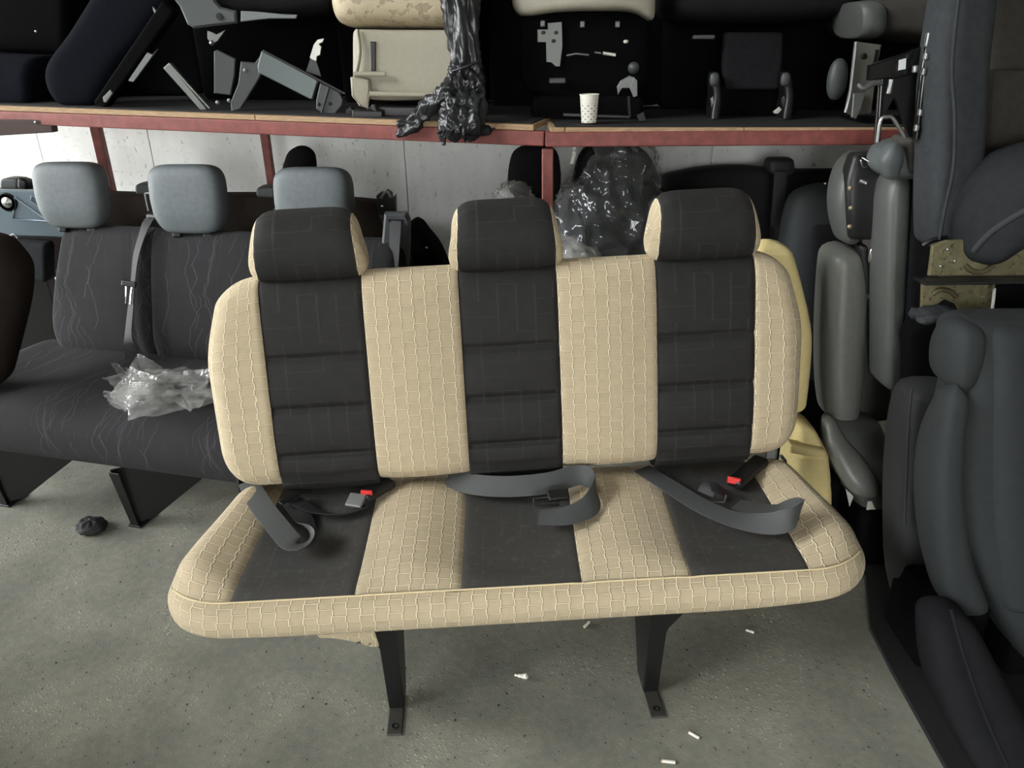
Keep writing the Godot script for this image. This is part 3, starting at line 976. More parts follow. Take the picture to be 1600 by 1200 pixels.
func make_rack() -> void:
	var t := thing("storage_rack", "red-oxide steel rack with timber deck running above the seats", "rack", Vector3(0.1, 0, -2.35))
	var r0 := spot(852, 217, -2.35); var r1 := spot(1420, 217, -2.35)
	var l1 := spot(-30, 181, -2.89); var l0 := spot(852, 216, -2.36)
	wpart("front_beam", MB.new().add(bar(r0, r1 + Vector3(0.5, 0, 0), 0.04, 0.042, 0.004)), M.oxide, t)
	wpart("front_beam", MB.new().add(bar(l1 + (l1 - l0) * 0.3, l0, 0.04, 0.042, 0.004)), M.oxide, t)
	# decks of boards, their sawn edges showing above the beams
	var slope := atan2(r1.y - r0.y, r1.x - r0.x)
	var tilt := Basis(Vector3(0, 0, 1), slope)
	for s in [[860, 882.5], [883.5, 1162], [1163, 1279], [1280, 1420]]:
		var a := spot(s[0], 204.5, -2.335); var b := spot(s[1], 204.5, -2.335)
		wpart("deck_board", MB.new().add(rbox(Vector3(a.distance_to(b), 0.019, 0.78), 0.002), Transform3D(tilt, (a + b) * 0.5 + Vector3(0, 0, -0.39))), M.wood, t)
	for s in [[-0.35, 0.54], [0.541, 0.985]]:
		var hi := l1 + Vector3(0, 0.030, 0.0); var lo := l0 + Vector3(0, 0.030, 0.0)
		var a: Vector3 = hi.lerp(lo, s[0]); var b: Vector3 = hi.lerp(lo, s[1])
		var d := (b - a).normalized()
		var nrm := Vector3(d.z, 0, -d.x).normalized()
		var c := (a + b) * 0.5 + nrm * 0.36
		wpart("deck_board", MB.new().add(rbox(Vector3(a.distance_to(b), 0.016, 0.76), 0.002), Transform3D(Basis(d, nrm.cross(d).normalized() * -1.0, -nrm), c)), M.wood, t)
	deck_r = Vector3(spot(862, 204.5, -2.335).x, spot(862, 204.5, -2.335).y + 0.0135, -2.335)
	deck_slope = tan(slope)
	deck_l = l1 + Vector3(0, 0.042, 0)
	wpart("deck_mat", MB.new().add(rbox(Vector3(1.52, 0.004, 0.74), 0.0015), Transform3D(tilt, Vector3(deck_r.x + 0.77, deck_r.y - 0.002 + 0.77 * deck_slope, -2.335 - 0.006 - 0.37))), M.mat, t)
	var dd := (l0 - l1).normalized()
	var dn := Vector3(dd.z, 0, -dd.x).normalized()
	wpart("deck_mat", MB.new().add(rbox(Vector3(l0.distance_to(l1) * 1.27, 0.004, 0.72), 0.0015), Transform3D(Basis(dd, dn.cross(dd).normalized() * -1.0, -dn), l1.lerp(l0, 0.345) + Vector3(0, 0.040, 0) + dn * 0.362)), M.mat, t)
	var post := func(u: float, w: float, z: float, hgt: float, size: float) -> void:
		var p := spot(u, w, z)
		wpart("post", MB.new().add(rbox(Vector3(size, hgt, size), 0.003), at(p.x, hgt * 0.5, z)), M.oxide, t)
	post.call(855.5, 240, -2.362, 1.215, 0.033)
	post.call(155, 220, -3.42, 1.235, 0.039)
	post.call(418, 240, -3.24, 1.225, 0.032)
	post.call(1700, 240, -2.37, 1.18, 0.033)
	wpart("post_tie", MB.new().add(bar(Vector3(1.5, 1.19, -2.37), Vector3(1.5, 1.19, -3.1), 0.03, 0.03)), M.oxide, t)
	wpart("post_tie", MB.new().add(bar(Vector3(spot(155, 195, -3.42).x, 1.23, -3.42), spot(150, 192, -2.84) + Vector3(0, 0.0, 0), 0.03, 0.03)), M.oxide, t)
	var ch := wpart("steel_channel", sheet([-30, 188, 79, 187, 82, 207, -30, 214], -2.80, 0.04, 0.003), M.dark_oxide, t)
	wpart("screw", MB.new().add(lathe([Vector2(0.0, 0.004), Vector2(0.005, 0.003), Vector2(0.006, 0.0)], 10), turned(90, 0, 0, spot(56, 191, -2.798))), M.steel, ch)

# ------------------------------------------------------------------ seats on the rack
func make_shelf_seats() -> void:
	var t := thing("car_seat", "black seat cushion at the far left end of the rack deck", "seat", spot(50, 178, -3.0))
	wpart("cushion", padded([[-70, 84, 176, -2.95, 0.40], [10, 84, 177, -2.93, 0.40], [90, 86, 178, -2.9, 0.4]], true), M.navy, t)
	wpart("backrest", padded([[-60, -50, 75, -3.15, 0.16], [20, -60, 82, -3.12, 0.16], [120, -60, 86, -3.1, 0.16]], true), M.pitch, t)
	wpart("stud", MB.new().add(lathe([Vector2(0.0, 0.006), Vector2(0.006, 0.004), Vector2(0.007, 0.0)], 10), turned(90, 0, 0, spot(57, 49, -3.115))), M.steel, t)

	t = thing("car_seat", "dark navy seat leaning over on the rack with a grey steel strut", "seat", spot(150, 175, -2.85))
	wpart("backrest", padded([[-40, 175, 320, -2.86, 0.15], [0, 150, 282, -2.85, 0.15], [55, 116, 240, -2.84, 0.16], [100, 84, 200, -2.83, 0.16], [135, 84, 178, -2.82, 0.16], [166, 104, 158, -2.82, 0.14]], false, 0.5), M.navy, t)
	wpart("side_rail", MB.new().add(bar(spot(268, 10, -2.78), spot(160, 168, -2.80), 0.05, 0.05, 0.01)), M.pitch, t)
	var p := wpart("catch_plate", sheet([230, 82, 238, 86, 246, 76, 208, 128, 200, 126], -2.74, 0.012), M.dull_steel, t)
	wpart("hook", sheet([160, 152, 172, 140, 176, 146, 166, 160, 162, 160], -2.75, 0.010), M.dull_steel, t)
	wpart("strut", MB.new().add(bar(spot(262, 102, -2.72), spot(322, 174, -2.72), 0.035, 0.026, 0.004)), M.dull_steel, t)
	wpart("strut_edge", MB.new().add(bar(spot(264, 99, -2.70), spot(328, 170, -2.70), 0.007, 0.007, 0.002)), M.steel, t)
	wpart("strap_end", sheet([238, 10, 250, 22, 252, 28, 244, 24, 240, 18], -2.76, 0.006, 0.001), M.dull_steel, t)

	t = thing("car_seat", "black seat with grey plastic side trim and bare steel floor rail on the rack", "seat", spot(430, 185, -2.70))
	wpart("cushion", padded([[334, -60, 22, -2.73, 0.40], [380, -60, 30, -2.72, 0.42], [460, -60, 32, -2.70, 0.42], [535, -60, 22, -2.68, 0.42]], true), M.dark_cloth, t)
	var tr := wpart("side_trim", sheet([256, -20, 330, -20, 336, 2, 344, 11, 368, 17, 369, 36, 302, 44, 292, 38, 280, 10], -2.70, 0.03, 0.006), M.plastic_grey, t)
	wpart("trim_hole", MB.new().add(lathe([Vector2(0.010, 0.004), Vector2(0.011, 0.0), Vector2(0.006, 0.0), Vector2(0.006, 0.005)], 14), turned(90, 0, 0, spot(343, 26, -2.699))), M.plastic, tr)
	wpart("trim_blade", sheet([376, 17, 400, 18, 440, 22, 464, 23, 462, 29, 420, 29, 376, 34], -2.69, 0.012, 0.002), M.pale_plastic, t)
	wpart("small_bracket", sheet([324, 48, 331, 50, 338, 54, 352, 47, 340, 64, 331, 70, 324, 60], -2.68, 0.006, 0.001), M.dull_steel, t)
	wpart("bolt", MB.new().add(lathe([Vector2(0.0, 0.008), Vector2(0.007, 0.005), Vector2(0.008, 0.0)], 10), turned(90, 0, 0, spot(331, 67, -2.675))), M.steel, t)
	wpart("hinge_plate", sheet([334, 80, 340, 78, 368, 92, 366, 120, 360, 149, 334, 146], -2.69, 0.010, 0.003), M.grey_paint, t)
	var arm := wpart("hinge_arm", sheet([376, 96, 398, 98, 412, 80, 420, 92, 404, 124, 376, 170, 362, 178, 360, 160, 372, 130], -2.67, 0.012, 0.003), M.grey_paint, t)
	for b in [[383, 110], [358, 157], [340, 160]]:
		wpart("rivet", MB.new().add(lathe([Vector2(0.0, 0.005), Vector2(0.006, 0.003), Vector2(0.007, 0.0)], 10), turned(90, 0, 0, spot(b[0], b[1], -2.668))), M.dull_steel, arm)
	var rail := wpart("floor_rail", sheet([408, 80, 414, 80, 494, 124, 496, 128, 488, 155, 484, 155, 404, 114, 402, 104], -2.64, 0.025, 0.003), M.steel_grey, t)
	wpart("rail_lip", MB.new().add(bar(spot(411, 79, -2.62), spot(540, 147, -2.62), 0.008, 0.008, 0.002)), M.black_metal, rail)
	var end := wpart("rail_end", sheet([500, 130, 512, 134, 530, 144, 536, 156, 534, 166, 524, 178, 522, 186, 506, 186, 494, 170, 494, 156], -2.62, 0.016, 0.003), M.grey_paint, t)
	for b in [[498, 163], [516, 162]]:
		wpart("rail_hole", MB.new().add(lathe([Vector2(0.0, 0.002), Vector2(0.005, 0.002), Vector2(0.006, 0.0)], 10), turned(90, 0, 0, spot(b[0], b[1], -2.619))), M.plastic, end)
	wpart("rail_rib", MB.new().add(bar(spot(514, 136, -2.615), spot(502, 178, -2.615), 0.008, 0.006, 0.002)), M.black_metal, end)
	wpart("hook_plate", sheet([496, 62, 506, 60, 504, 66, 498, 69, 502, 73, 500, 86, 495, 88, 494, 96, 486, 92, 484, 90, 490, 70], -2.66, 0.006, 0.001), M.white_metal, t)
	wpart("hook_stem", sheet([485, 91, 494, 95, 502, 120, 478, 112], -2.665, 0.006, 0.001), M.grey_paint, t)
	wpart("tilt_lever", sheet([540, 172, 548, 166, 556, 176, 572, 182, 570, 188, 548, 188, 540, 182], -2.62, 0.02, 0.004), M.plastic, t)

	t = thing("car_seat", "scuffed beige leather seat with beige plastic base cover beside the black plastic bag", "seat", spot(630, 190, -2.58))
	wpart("cushion", padded([[536, -70, 34, -2.62, 0.42], [560, -75, 44, -2.58, 0.44], [620, -76, 46, -2.565, 0.45], [700, -76, 47, -2.55, 0.45], [748, -70, 40, -2.55, 0.42]], true, 0.5, 0.03), M.beige, t)
	var sh := wpart("base_cover", padded([[556, 46, 150, -2.57, 0.12], [572, 46, 153, -2.555, 0.13], [620, 47, 156, -2.55, 0.14], [706, 47, 152, -2.54, 0.14], [740, 50, 148, -2.54, 0.12]], true, 0.22, 0.012), M.beige_plastic, t)
	wpart("slot", sheet([578, 65, 587, 65, 587, 111, 579, 111], -2.547, 0.010, 0.002), M.plastic, sh)
	wpart("edge_rib", MB.new().add(tube(cat([spot(558, 46, -2.55), spot(562, 80, -2.54), spot(557, 112, -2.54)], 4), 0.006, 8)), M.beige_plastic, sh)
	wpart("tilt_handle", MB.new().add(tube([spot(553, 116, -2.53), spot(576, 116, -2.53), spot(602, 116, -2.53)], 0.0075, 10)), M.beige_plastic, t)
	wpart("lower_rail", MB.new().add(tube([spot(578, 147, -2.53), spot(640, 148, -2.53), spot(700, 148, -2.525)], 0.0085, 10)), M.beige_plastic, t)
	wpart("torn_cover", crinkle(sheet([548, 121, 562, 120, 577, 124, 578, 140, 574, 168, 562, 165, 550, 150], -2.535, 0.02, 0.004), 0.006, 40.0, 4), M.beige_plastic, t)
	wpart("slide_rail", MB.new().add(bar(spot(552, 178, -2.54), spot(600, 180, -2.54), 0.05, 0.03, 0.006)), M.plastic, t)
	wpart("base_frame", MB.new().add(bar(spot(580, 172, -2.66), spot(740, 176, -2.66), 0.2, 0.05, 0.01)), M.black_metal, t)
	wpart("rail_foot", MB.new().add(tube([spot(584, 164, -2.53), spot(588, 176, -2.525), spot(592, 188, -2.53)], 0.010, 8)), M.plastic, t)

	t = thing("car_seat", "pale leather seat tipped up on the rack showing its black underside above a paper cup", "seat", spot(910, 196, -2.55))
	wpart("cushion", padded([[800, -90, 18, -2.56, 0.16], [822, -95, 26, -2.53, 0.2], [870, -95, 20, -2.51, 0.2], [930, -95, 18, -2.5, 0.2], [985, -95, 20, -2.51, 0.2], [1018, -90, 40, -2.54, 0.18]], true, 0.28, 0.03), M.pale_leather, t)
	var pan := wpart("underside_pan", padded([[812, 24, 130, -2.60, 0.06], [850, 20, 150, -2.58, 0.07], [930, 18, 152, -2.57, 0.07], [990, 22, 148, -2.58, 0.07], [1014, 36, 110, -2.60, 0.06]], true, 0.3, 0.02), M.pitch, t)
	for c in [[848, 37], [910, 38], [965, 38]]:
		wpart("clip", MB.new().add(rbox(Vector3(0.014, 0.018, 0.014), 0.003), Transform3D(Basis(), spot(c[0], c[1], -2.565))), M.dull_steel, pan)
	var mp := wpart("mount_plate", sheet([856, 36, 878, 34, 879, 72, 875, 104, 868, 104, 862, 98, 854, 97, 853, 66, 840, 66, 840, 46, 856, 46], -2.56, 0.006, 0.001), M.dull_steel, t)
	for c in [[849, 51], [869, 51], [865, 64]]:
		wpart("slot", MB.new().add(soft(Vector3(0.013, 0.010, 0.004), 0.8, 0.8, null, 12, 8), Transform3D(Basis(), spot(c[0], c[1], -2.559))), M.plastic, mp)
	wpart("oval_boss", MB.new().add(soft(Vector3(0.016, 0.011, 0.008), 0.8, 0.8, null, 14, 8), Transform3D(Basis(), spot(978, 65, -2.56))), M.white_metal, t)
	var rod := wpart("pin", MB.new().add(tube([spot(942, 83, -2.55), spot(962, 86, -2.545)], 0.005, 8)), M.white_metal, t)
	wpart("pin_end", MB.new().add(tube([spot(929, 82, -2.55), spot(939, 83, -2.55)], 0.003, 8)), M.dull_steel, rod)
	wpart("spring_rod", MB.new().add(tube([spot(885, 87, -2.555), spot(900, 84, -2.55), spot(920, 86, -2.555)], 0.003, 6)), M.dull_steel, t)
	wpart("recliner_disc", MB.new().add(lathe([Vector2(0.0, 0.014), Vector2(0.014, 0.012), Vector2(0.018, 0.0)], 16), turned(90, 0, 0, spot(990, 106, -2.56))), M.grey_paint, t)
	wpart("lever", sheet([964, 136, 970, 126, 984, 118, 992, 122, 994, 132, 988, 138, 972, 138, 966, 148], -2.545, 0.008, 0.002), M.dull_steel, t)
	wpart("lever_plate", sheet([984, 138, 990, 120, 996, 126, 996, 150, 990, 152], -2.54, 0.006, 0.001), M.dull_steel, t)
	wpart("cross_bar", MB.new().add(bar(spot(858, 126, -2.55), spot(884, 126, -2.55), 0.02, 0.016, 0.004)), M.grey_paint, t)
	wpart("base_bar", MB.new().add(bar(spot(880, 179, -2.44), spot(984, 183, -2.44), 0.008, 0.010, 0.002)), M.black_metal, t)
	wpart("side_frame", MB.new().add(bar(spot(982, 150, -2.45), spot(984, 184, -2.44), 0.006, 0.012, 0.002)), M.black_metal, t)
	wpart("slide_foot", sheet([994, 180, 1006, 174, 1010, 188, 1004, 196, 998, 196], -2.45, 0.012, 0.002), M.plastic, t)
	wpart("base_frame", MB.new().add(bar(spot(830, 170, -2.62), spot(1000, 170, -2.62), 0.16, 0.09, 0.02)), M.pitch, t)

	t = thing("car_seat", "wide black seat on two bright slide rails on the right part of the rack", "seat", spot(1170, 197, -2.56))
	wpart("cushion", padded([[1036, -60, 30, -2.58, 0.4], [1080, -64, 38, -2.55, 0.44], [1200, -64, 38, -2.54, 0.44], [1304, -60, 28, -2.55, 0.4]], true, 0.5), M.dark_cloth, t)
	wpart("underside_panel", padded([[50, 1132, 1222, -2.62, 0.04], [100, 1128, 1220, -2.61, 0.04], [140, 1132, 1214, -2.60, 0.04]], false, 0.3, 0.01), M.dark_cloth, t)
	wpart("front_bar", MB.new().add(bar(spot(1082, 58, -2.6), spot(1116, 58, -2.6), 0.02, 0.012, 0.003)), M.grey_paint, t)
	for q in [[1115, 0], [1226, 1]]:
		var u: float = q[0]
		var leg := wpart("slide_rail", padded([[112, u - 6, u + 6, -2.57, 0.05], [126, u - 8, u + 8, -2.56, 0.07], [150, u - 6, u + 9, -2.55, 0.09], [172, u - 9, u + 7, -2.54, 0.09], [196, u - 9, u + 5, -2.53, 0.06]], false, 0.6, 0.008), M.black_metal, t)
		wpart("latch", sheet([u - 5, 154, u - 1, 150, u + 1, 158, u - 3, 168], -2.525, 0.006, 0.001), M.chrome, leg)
		wpart("end_clip", sheet([u - 10, 187, u + 2, 186, u + 2, 196, u - 9, 197], -2.52, 0.01, 0.002), M.dull_steel, leg)
		wpart("cap", MB.new().add(soft(Vector3(0.03, 0.04, 0.02), 0.8, 0.8, null, 14, 10), Transform3D(Basis(), spot(u + 1, 124, -2.55))), M.grey_paint, leg)
	wpart("lever", sheet([1208, 175, 1218, 167, 1222, 171, 1216, 178, 1211, 178], -2.51, 0.008, 0.002), M.white_metal, t)
	wpart("base_frame", MB.new().add(bar(spot(1105, 160, -2.72), spot(1240, 160, -2.72), 0.12, 0.10, 0.02)), M.pitch, t)

	t = thing("car_seat", "grey-brown leather seat with bare grey steel side at the right end of the rack", "seat", spot(1380, 196, -2.45))
	wpart("cushion", padded([[1318, 10, 58, -2.46, 0.36], [1335, 2, 62, -2.42, 0.4], [1372, -2, 62, -2.40, 0.4], [1420, -6, 66, -2.38, 0.4], [1490, -6, 70, -2.36, 0.4]], true, 0.55, 0.04), M.taupe, t)
	wpart("cushion_side", padded([[1317, 12, 58, -2.44, 0.2], [1332, 3, 61, -2.40, 0.2], [1368, 0, 62, -2.39, 0.2]], true, 0.6, 0.03), M.grey_leather, t)
	var pl := wpart("side_plate", sheet([1338, 65, 1378, 70, 1372, 100, 1362, 178, 1330, 180, 1322, 174, 1330, 140], -2.42, 0.02, 0.004), M.grey_steel, t)
	wpart("plate_edge", MB.new().add(tube(cat([spot(1338, 65, -2.41), spot(1334, 105, -2.41), spot(1328, 150, -2.41), spot(1321, 176, -2.41)], 4), 0.005, 8)), M.steel, pl)
	wpart("plate_hole", MB.new().add(lathe([Vector2(0.0, 0.002), Vector2(0.008, 0.002), Vector2(0.009, 0.0)], 12), turned(90, 0, 0, spot(1350, 88, -2.419))), M.plastic, pl)
	wpart("plate_slot", sheet([1368, 77, 1374, 78, 1370, 100, 1362, 104], -2.418, 0.006, 0.001), M.plastic, pl)
	wpart("torn_bracket", sheet([1334, 146, 1352, 146, 1346, 170, 1338, 186, 1331, 183], -2.40, 0.012, 0.002), M.dull_steel, t)
	wpart("knob", MB.new().add(soft(Vector3(0.06, 0.12, 0.05), 0.9, 0.9, null, 18, 12), Transform3D(Basis(), spot(1308, 124, -2.52))), M.grey_paint, t)
	wpart("base_frame", MB.new().add(bar(spot(1330, 190, -2.50), spot(1440, 190, -2.50), 0.2, 0.02, 0.005)), M.pitch, t)

	# a second row of black seat backs stands against the wall
	var row := [[-30, 150, -3.45, "second-row black seat back behind the far left rack cushion"], [150, 330, -3.36, "second-row black seat back behind the leaning navy seat"], [330, 545, -3.2, "second-row black seat back behind the steel floor rail"], [545, 770, -3.1, "second-row black seat back behind the scuffed beige seat"], [770, 1030, -3.0, "second-row black seat back behind the tipped-up pale seat"], [1030, 1200, -2.98, "second-row black seat back behind the left bright slide rail"], [1200, 1480, -2.96, "second-row black seat back behind the right bright slide rail"]]
	for r in row:
		var a: float = r[0]; var b: float = r[1]; var z: float = r[2]
		var base := spot((a + b) * 0.5, 170, z)
		t = thing("car_seat", r[3], "seat", Vector3(base.x, deck_y(base.x) + 0.006, z), 0.0, "black seat backs against the wall on the rack")
		var x0 := spot(a, 90, z).x; var x1 := spot(b, 90, z).x
		part("backrest", soft(Vector3(x1 - x0 + 0.03, 0.66, 0.12), 0.1, 0.3, func(p: Vector3) -> Vector3: return p + Vector3(0, 0.33, -0.0)), M.pitch, t)
		part("headrest", soft(Vector3(0.27, 0.18, 0.11), 0.5, 0.5, func(p: Vector3) -> Vector3: return p + Vector3(0, 0.76, 0.0)), M.pitch, t)

	# the cup on the deck, printed with small black stars
	var cw := 256
	var dots := Image.create(cw, cw, false, Image.FORMAT_RGB8)
	dots.fill(srgb(226, 222, 210))
	for gy in 7:
		for gx in 8:
			var cx := gx * 32 + 8 + (16 if gy % 2 else 0); var cy := 100 + gy * 24
			if cy > 246: continue
			for q in range(-6, 7):
				for s in range(-6, 7):
					var rr := absf(q) + absf(s)
					var ang := atan2(s, q)
					if sqrt(q * q + s * s) < 4.0 + 2.0 * cos(ang * 5.0): dots.set_pixel((cx + q + cw) % cw, clampi(cy + s, 0, cw - 1), srgb(28, 28, 28))
	for y in [52, 53, 78, 79]:
		for x in cw: dots.set_pixel(x, y, srgb(196, 192, 180))
	var cm := StandardMaterial3D.new()
	cm.albedo_texture = tex(dots)
	cm.roughness = 0.6
	var c0 := spot(920, 197, -2.40)
	c0.y = deck_y(c0.x) + 0.003
	var cup := MB.new()
	var prof := [Vector2(0.0005, 0.002), Vector2(0.023, 0.0), Vector2(0.0235, 0.002), Vector2(0.029, 0.088), Vector2(0.0305, 0.090), Vector2(0.0305, 0.093), Vector2(0.028, 0.092), Vector2(0.0225, 0.006), Vector2(0.0005, 0.006)]
	cup = lathe(prof, 28)
	for i in cup.v.size(): cup.v[i] *= Vector3(0.95, 0.86, 0.95)
	for i in cup.v.size(): cup.uv[i] = Vector2(atan2(cup.v[i].z, cup.v[i].x) / TAU + 0.5, 1.0 - cup.v[i].y / 0.081)
	solo("paper_cup", "small white paper cup with black star print standing on the rack deck", "cup", cup, cm, Transform3D(Basis(), c0))

	# black bin bag knotted to the beige seat and hanging over the edge of the deck
	rest = 0
	t = thing("plastic_bag", "crumpled black plastic bag hanging over the edge of the rack", "bag", spot(720, 210, -2.42))
	var body := padded([[-60, 694, 742, -2.47, 0.10], [0, 696, 742, -2.45, 0.10], [50, 704, 744, -2.44, 0.10], [100, 710, 746, -2.43, 0.09], [135, 700, 752, -2.39, 0.10], [165, 692, 756, -2.345, 0.09], [195, 694, 752, -2.325, 0.085], [213, 704, 742, -2.33, 0.06]], false, 0.8, 0.012, 60, 14)
	wpart("hanging_body", crinkle(body, 0.022, 11.0, 12, true, Vector3(2.0, 0.16, 2.0)), M.bin_bag, t)
	var tail := padded([[706, 120, 150, -2.38, 0.04], [684, 142, 168, -2.385, 0.04], [662, 158, 190, -2.40, 0.03], [642, 184, 208, -2.42, 0.02], [622, 194, 212, -2.43, 0.012]], true, 0.8, 0.006, 36, 10)
	wpart("torn_tail", crinkle(tail, 0.014, 14.0, 8, true, Vector3(0.35, 1.6, 1.6)), M.bin_bag, t)
	var tail2 := padded([[180, 688, 702, -2.36, 0.02], [200, 684, 697, -2.36, 0.015], [215, 687, 696, -2.36, 0.008], [226, 692, 697, -2.36, 0.005]], false, 0.8, 0.003, 24, 8)
	wpart("torn_tail", crinkle(tail2, 0.006, 40.0, 5), M.bin_bag, t)
	wpart("ragged_end", MB.new().add(film_heap(Vector3(0.10, 0.13, 0.05), 9, 45, 0.10), Transform3D(Basis(), spot(724, 212, -2.37))), M.bin_bag, t)
	wpart("twist", MB.new().add(tube(cat([spot(706, 112, -2.42), spot(728, 104, -2.405), spot(748, 96, -2.42)], 5), 0.004, 7)), M.bin_bag, t)

# ------------------------------------------------------------------ things behind and under the rack
func make_behind() -> void:
	var t := thing("folded_bench", "black folded bench with grey belt covers standing against the white wall", "bench seat", spot(300, 345, -3.15) * Vector3(1, 0, 1))
	var body := padded([[-30, 296, 420, -3.30, 0.12], [60, 292, 430, -3.26, 0.12], [180, 300, 430, -3.19, 0.12], [300, 302, 440, -3.12, 0.12], [420, 302, 440, -3.04, 0.12], [560, 310, 450, -2.95, 0.12], [612, 316, 450, -2.92, 0.12]], true, 0.35, 0.02)
	wpart("back_panel", body, M.brown, t)
	for q in [[30, 285, -3.22], [240, 293, -3.10], [428, 298, -2.98]]:
		var c := wpart("belt_cover", padded([[q[0] - 25, q[1] - 6, q[1] + 8, q[2], 0.06], [q[0] - 12, q[1] - 9, q[1] + 9, q[2], 0.07], [q[0] + 5, q[1] - 8, q[1] + 10, q[2], 0.07]], true, 0.4, 0.012), M.plastic_grey, t)
		wpart("cover_end", padded([[q[0] + 2, q[1] - 10, q[1] + 10, q[2] + 0.005, 0.06], [q[0] + 18, q[1] - 4, q[1] + 12, q[2] + 0.005, 0.06]], true, 0.5, 0.012), M.plastic, c)
	wpart("headrest", padded([[228, 456, 484, -3.06, 0.09], [245, 448, 492, -3.05, 0.10], [275, 440, 494, -3.04, 0.11], [296, 438, 492, -3.04, 0.10]], false, 0.6, 0.03), M.dark_cloth, t)
	for q in [[449, 331, -2.93], [60, 330, -3.2]]:
		var c := spot(q[0], q[1], q[2])
		wpart("wire_loop", MB.new().add(tube(cat([c + Vector3(-0.045, -0.03, 0), c + Vector3(-0.045, 0.005, 0), c + Vector3(-0.036, 0.014, 0), c + Vector3(0.036, 0.014, 0), c + Vector3(0.045, 0.005, 0), c + Vector3(0.045, -0.03, 0)], 3), 0.004, 7)), M.steel, t)
	wpart("frame_leg", MB.new().add(bar(spot(100, 420, -3.25), spot(100, 420, -3.25) * Vector3(1, 0, 1), 0.05, 0.05)), M.black_metal, t)
	wpart("frame_leg", MB.new().add(bar(spot(560, 440, -3.0), spot(560, 440, -3.0) * Vector3(1, 0, 1), 0.05, 0.05)), M.black_metal, t)
	for q in [[255, 288, -3.1], [262, 292, -3.1], [128, 283, -3.2]]:
		wpart("catch", MB.new().add(rbox(Vector3(0.03, 0.016, 0.02), 0.004), Transform3D(Basis(), spot(q[0], q[1] + 4, q[2]))), M.dull_steel, t)

	t = thing("seat_pedestal", "blue-grey pressed steel seat base with ribs at the far left", "seat base", spot(60, 372, -3.1) * Vector3(1, 0, 1))
	var pl := wpart("pressed_plate", sheet([-40, 296, 62, 298, 112, 318, 118, 352, 112, 372, -40, 368], -3.1, 0.03, 0.006), M.blue_steel, t)
	for r in [[[24, 308], [20, 342], [78, 346], [26, 310]], [[50, 306], [96, 320], [104, 350], [48, 314]]]:
		var pts := []
		for q in r: pts.append(spot(q[0], q[1], -3.098))
		pts.append(spot(r[0][0], r[0][1], -3.098))
		wpart("pressed_rib", tube(pts, 0.005, 7), M.blue_steel, pl)
	var boss := wpart("pivot_boss", MB.new().add(lathe([Vector2(0.0, 0.012), Vector2(0.010, 0.012), Vector2(0.011, 0.007), Vector2(0.021, 0.006), Vector2(0.024, 0.0)], 20), turned(90, 0, 0, spot(12, 316, -3.098))), M.steel, pl)
	wpart("boss_ring", MB.new().add(lathe([Vector2(0.034, 0.006), Vector2(0.038, 0.0), Vector2(0.030, 0.0), Vector2(0.032, 0.006)], 20), turned(90, 0, 0, spot(12, 316, -3.098))), M.black_metal, pl)
	wpart("lower_trim", padded([[-30, 374, 430, -3.08, 0.08], [40, 374, 430, -3.07, 0.08], [80, 378, 440, -3.06, 0.08]], true, 0.3, 0.02), M.slate, t)
	wpart("spring_wire", MB.new().add(tube(cat([spot(14, 370, -3.05), spot(22, 366, -3.05), spot(28, 372, -3.05)], 4), 0.004, 7)), M.steel, t)
	wpart("stand", MB.new().add(bar(spot(20, 425, -3.13), spot(20, 425, -3.13) * Vector3(1, 0, 1), 0.3, 0.06)), M.black_metal, t)

	t = thing("car_seat", "brown seat bolster cut off by the left edge beside the charcoal bench", "seat", spot(-10, 600, -2.42) * Vector3(1, 0, 1))
	wpart("backrest", padded([[366, -80, 4, -2.44, 0.16], [392, -90, 28, -2.42, 0.18], [420, -95, 44, -2.41, 0.2], [470, -100, 42, -2.40, 0.2], [530, -100, 28, -2.40, 0.2], [600, -100, 10, -2.40, 0.18]], false, 0.7, 0.04), M.brown, t)

	# more stock stands beyond the left edge and shades the floor there
	for q in [[-1.98, -0.22, "dark brown seat beyond the left edge, nearest to the viewer of three"], [-1.98, -0.86, "dark brown seat beyond the left edge, middle one of three"], [-2.36, -1.50, "dark brown seat beyond the left edge, next to the charcoal bench"]]:
		t = thing("car_seat", q[2], "seat", Vector3(q[0], 0, q[1]), 0.0, "brown seats beyond the left edge")
		part("cushion", MB.new().add(soft(Vector3(0.58, 0.22, 0.56), 0.35, 0.35), at(0.0, 0.43, 0)), M.brown, t)
		part("backrest", MB.new().add(soft(Vector3(0.20, 0.82, 0.54), 0.4, 0.35), at(-0.20, 0.84, 0)), M.brown, t)
		part("headrest", MB.new().add(soft(Vector3(0.12, 0.20, 0.30), 0.5, 0.5), at(-0.22, 1.34, 0)), M.brown, t)
		part("base", MB.new().add(rbox(Vector3(0.44, 0.33, 0.44), 0.02), at(-0.02, 0.167, 0)), M.pitch, t)

	t = thing("car_seat", "black seat with open recliner gear between the charcoal bench and the wall", "seat", spot(650, 420, -2.8) * Vector3(1, 0, 1))
	wpart("sloping_back", padded([[345, 640, 658, -2.80, 0.2], [362, 634, 668, -2.79, 0.25], [392, 630, 690, -2.77, 0.3], [440, 626, 706, -2.75, 0.3], [520, 620, 712, -2.74, 0.3]], false, 0.5, 0.03), M.pitch, t)
	var g := wpart("recliner", sheet([588, 306, 596, 300, 600, 304, 604, 297, 612, 302, 613, 310, 618, 304, 619, 336, 590, 336], -2.78, 0.03, 0.003), M.black_metal, t)
	wpart("recliner_gear", MB.new().add(tube(cat([spot(595, 310, -2.76), spot(604, 299, -2.76), spot(611, 308, -2.76)], 4), 0.005, 7)), M.dull_steel, g)
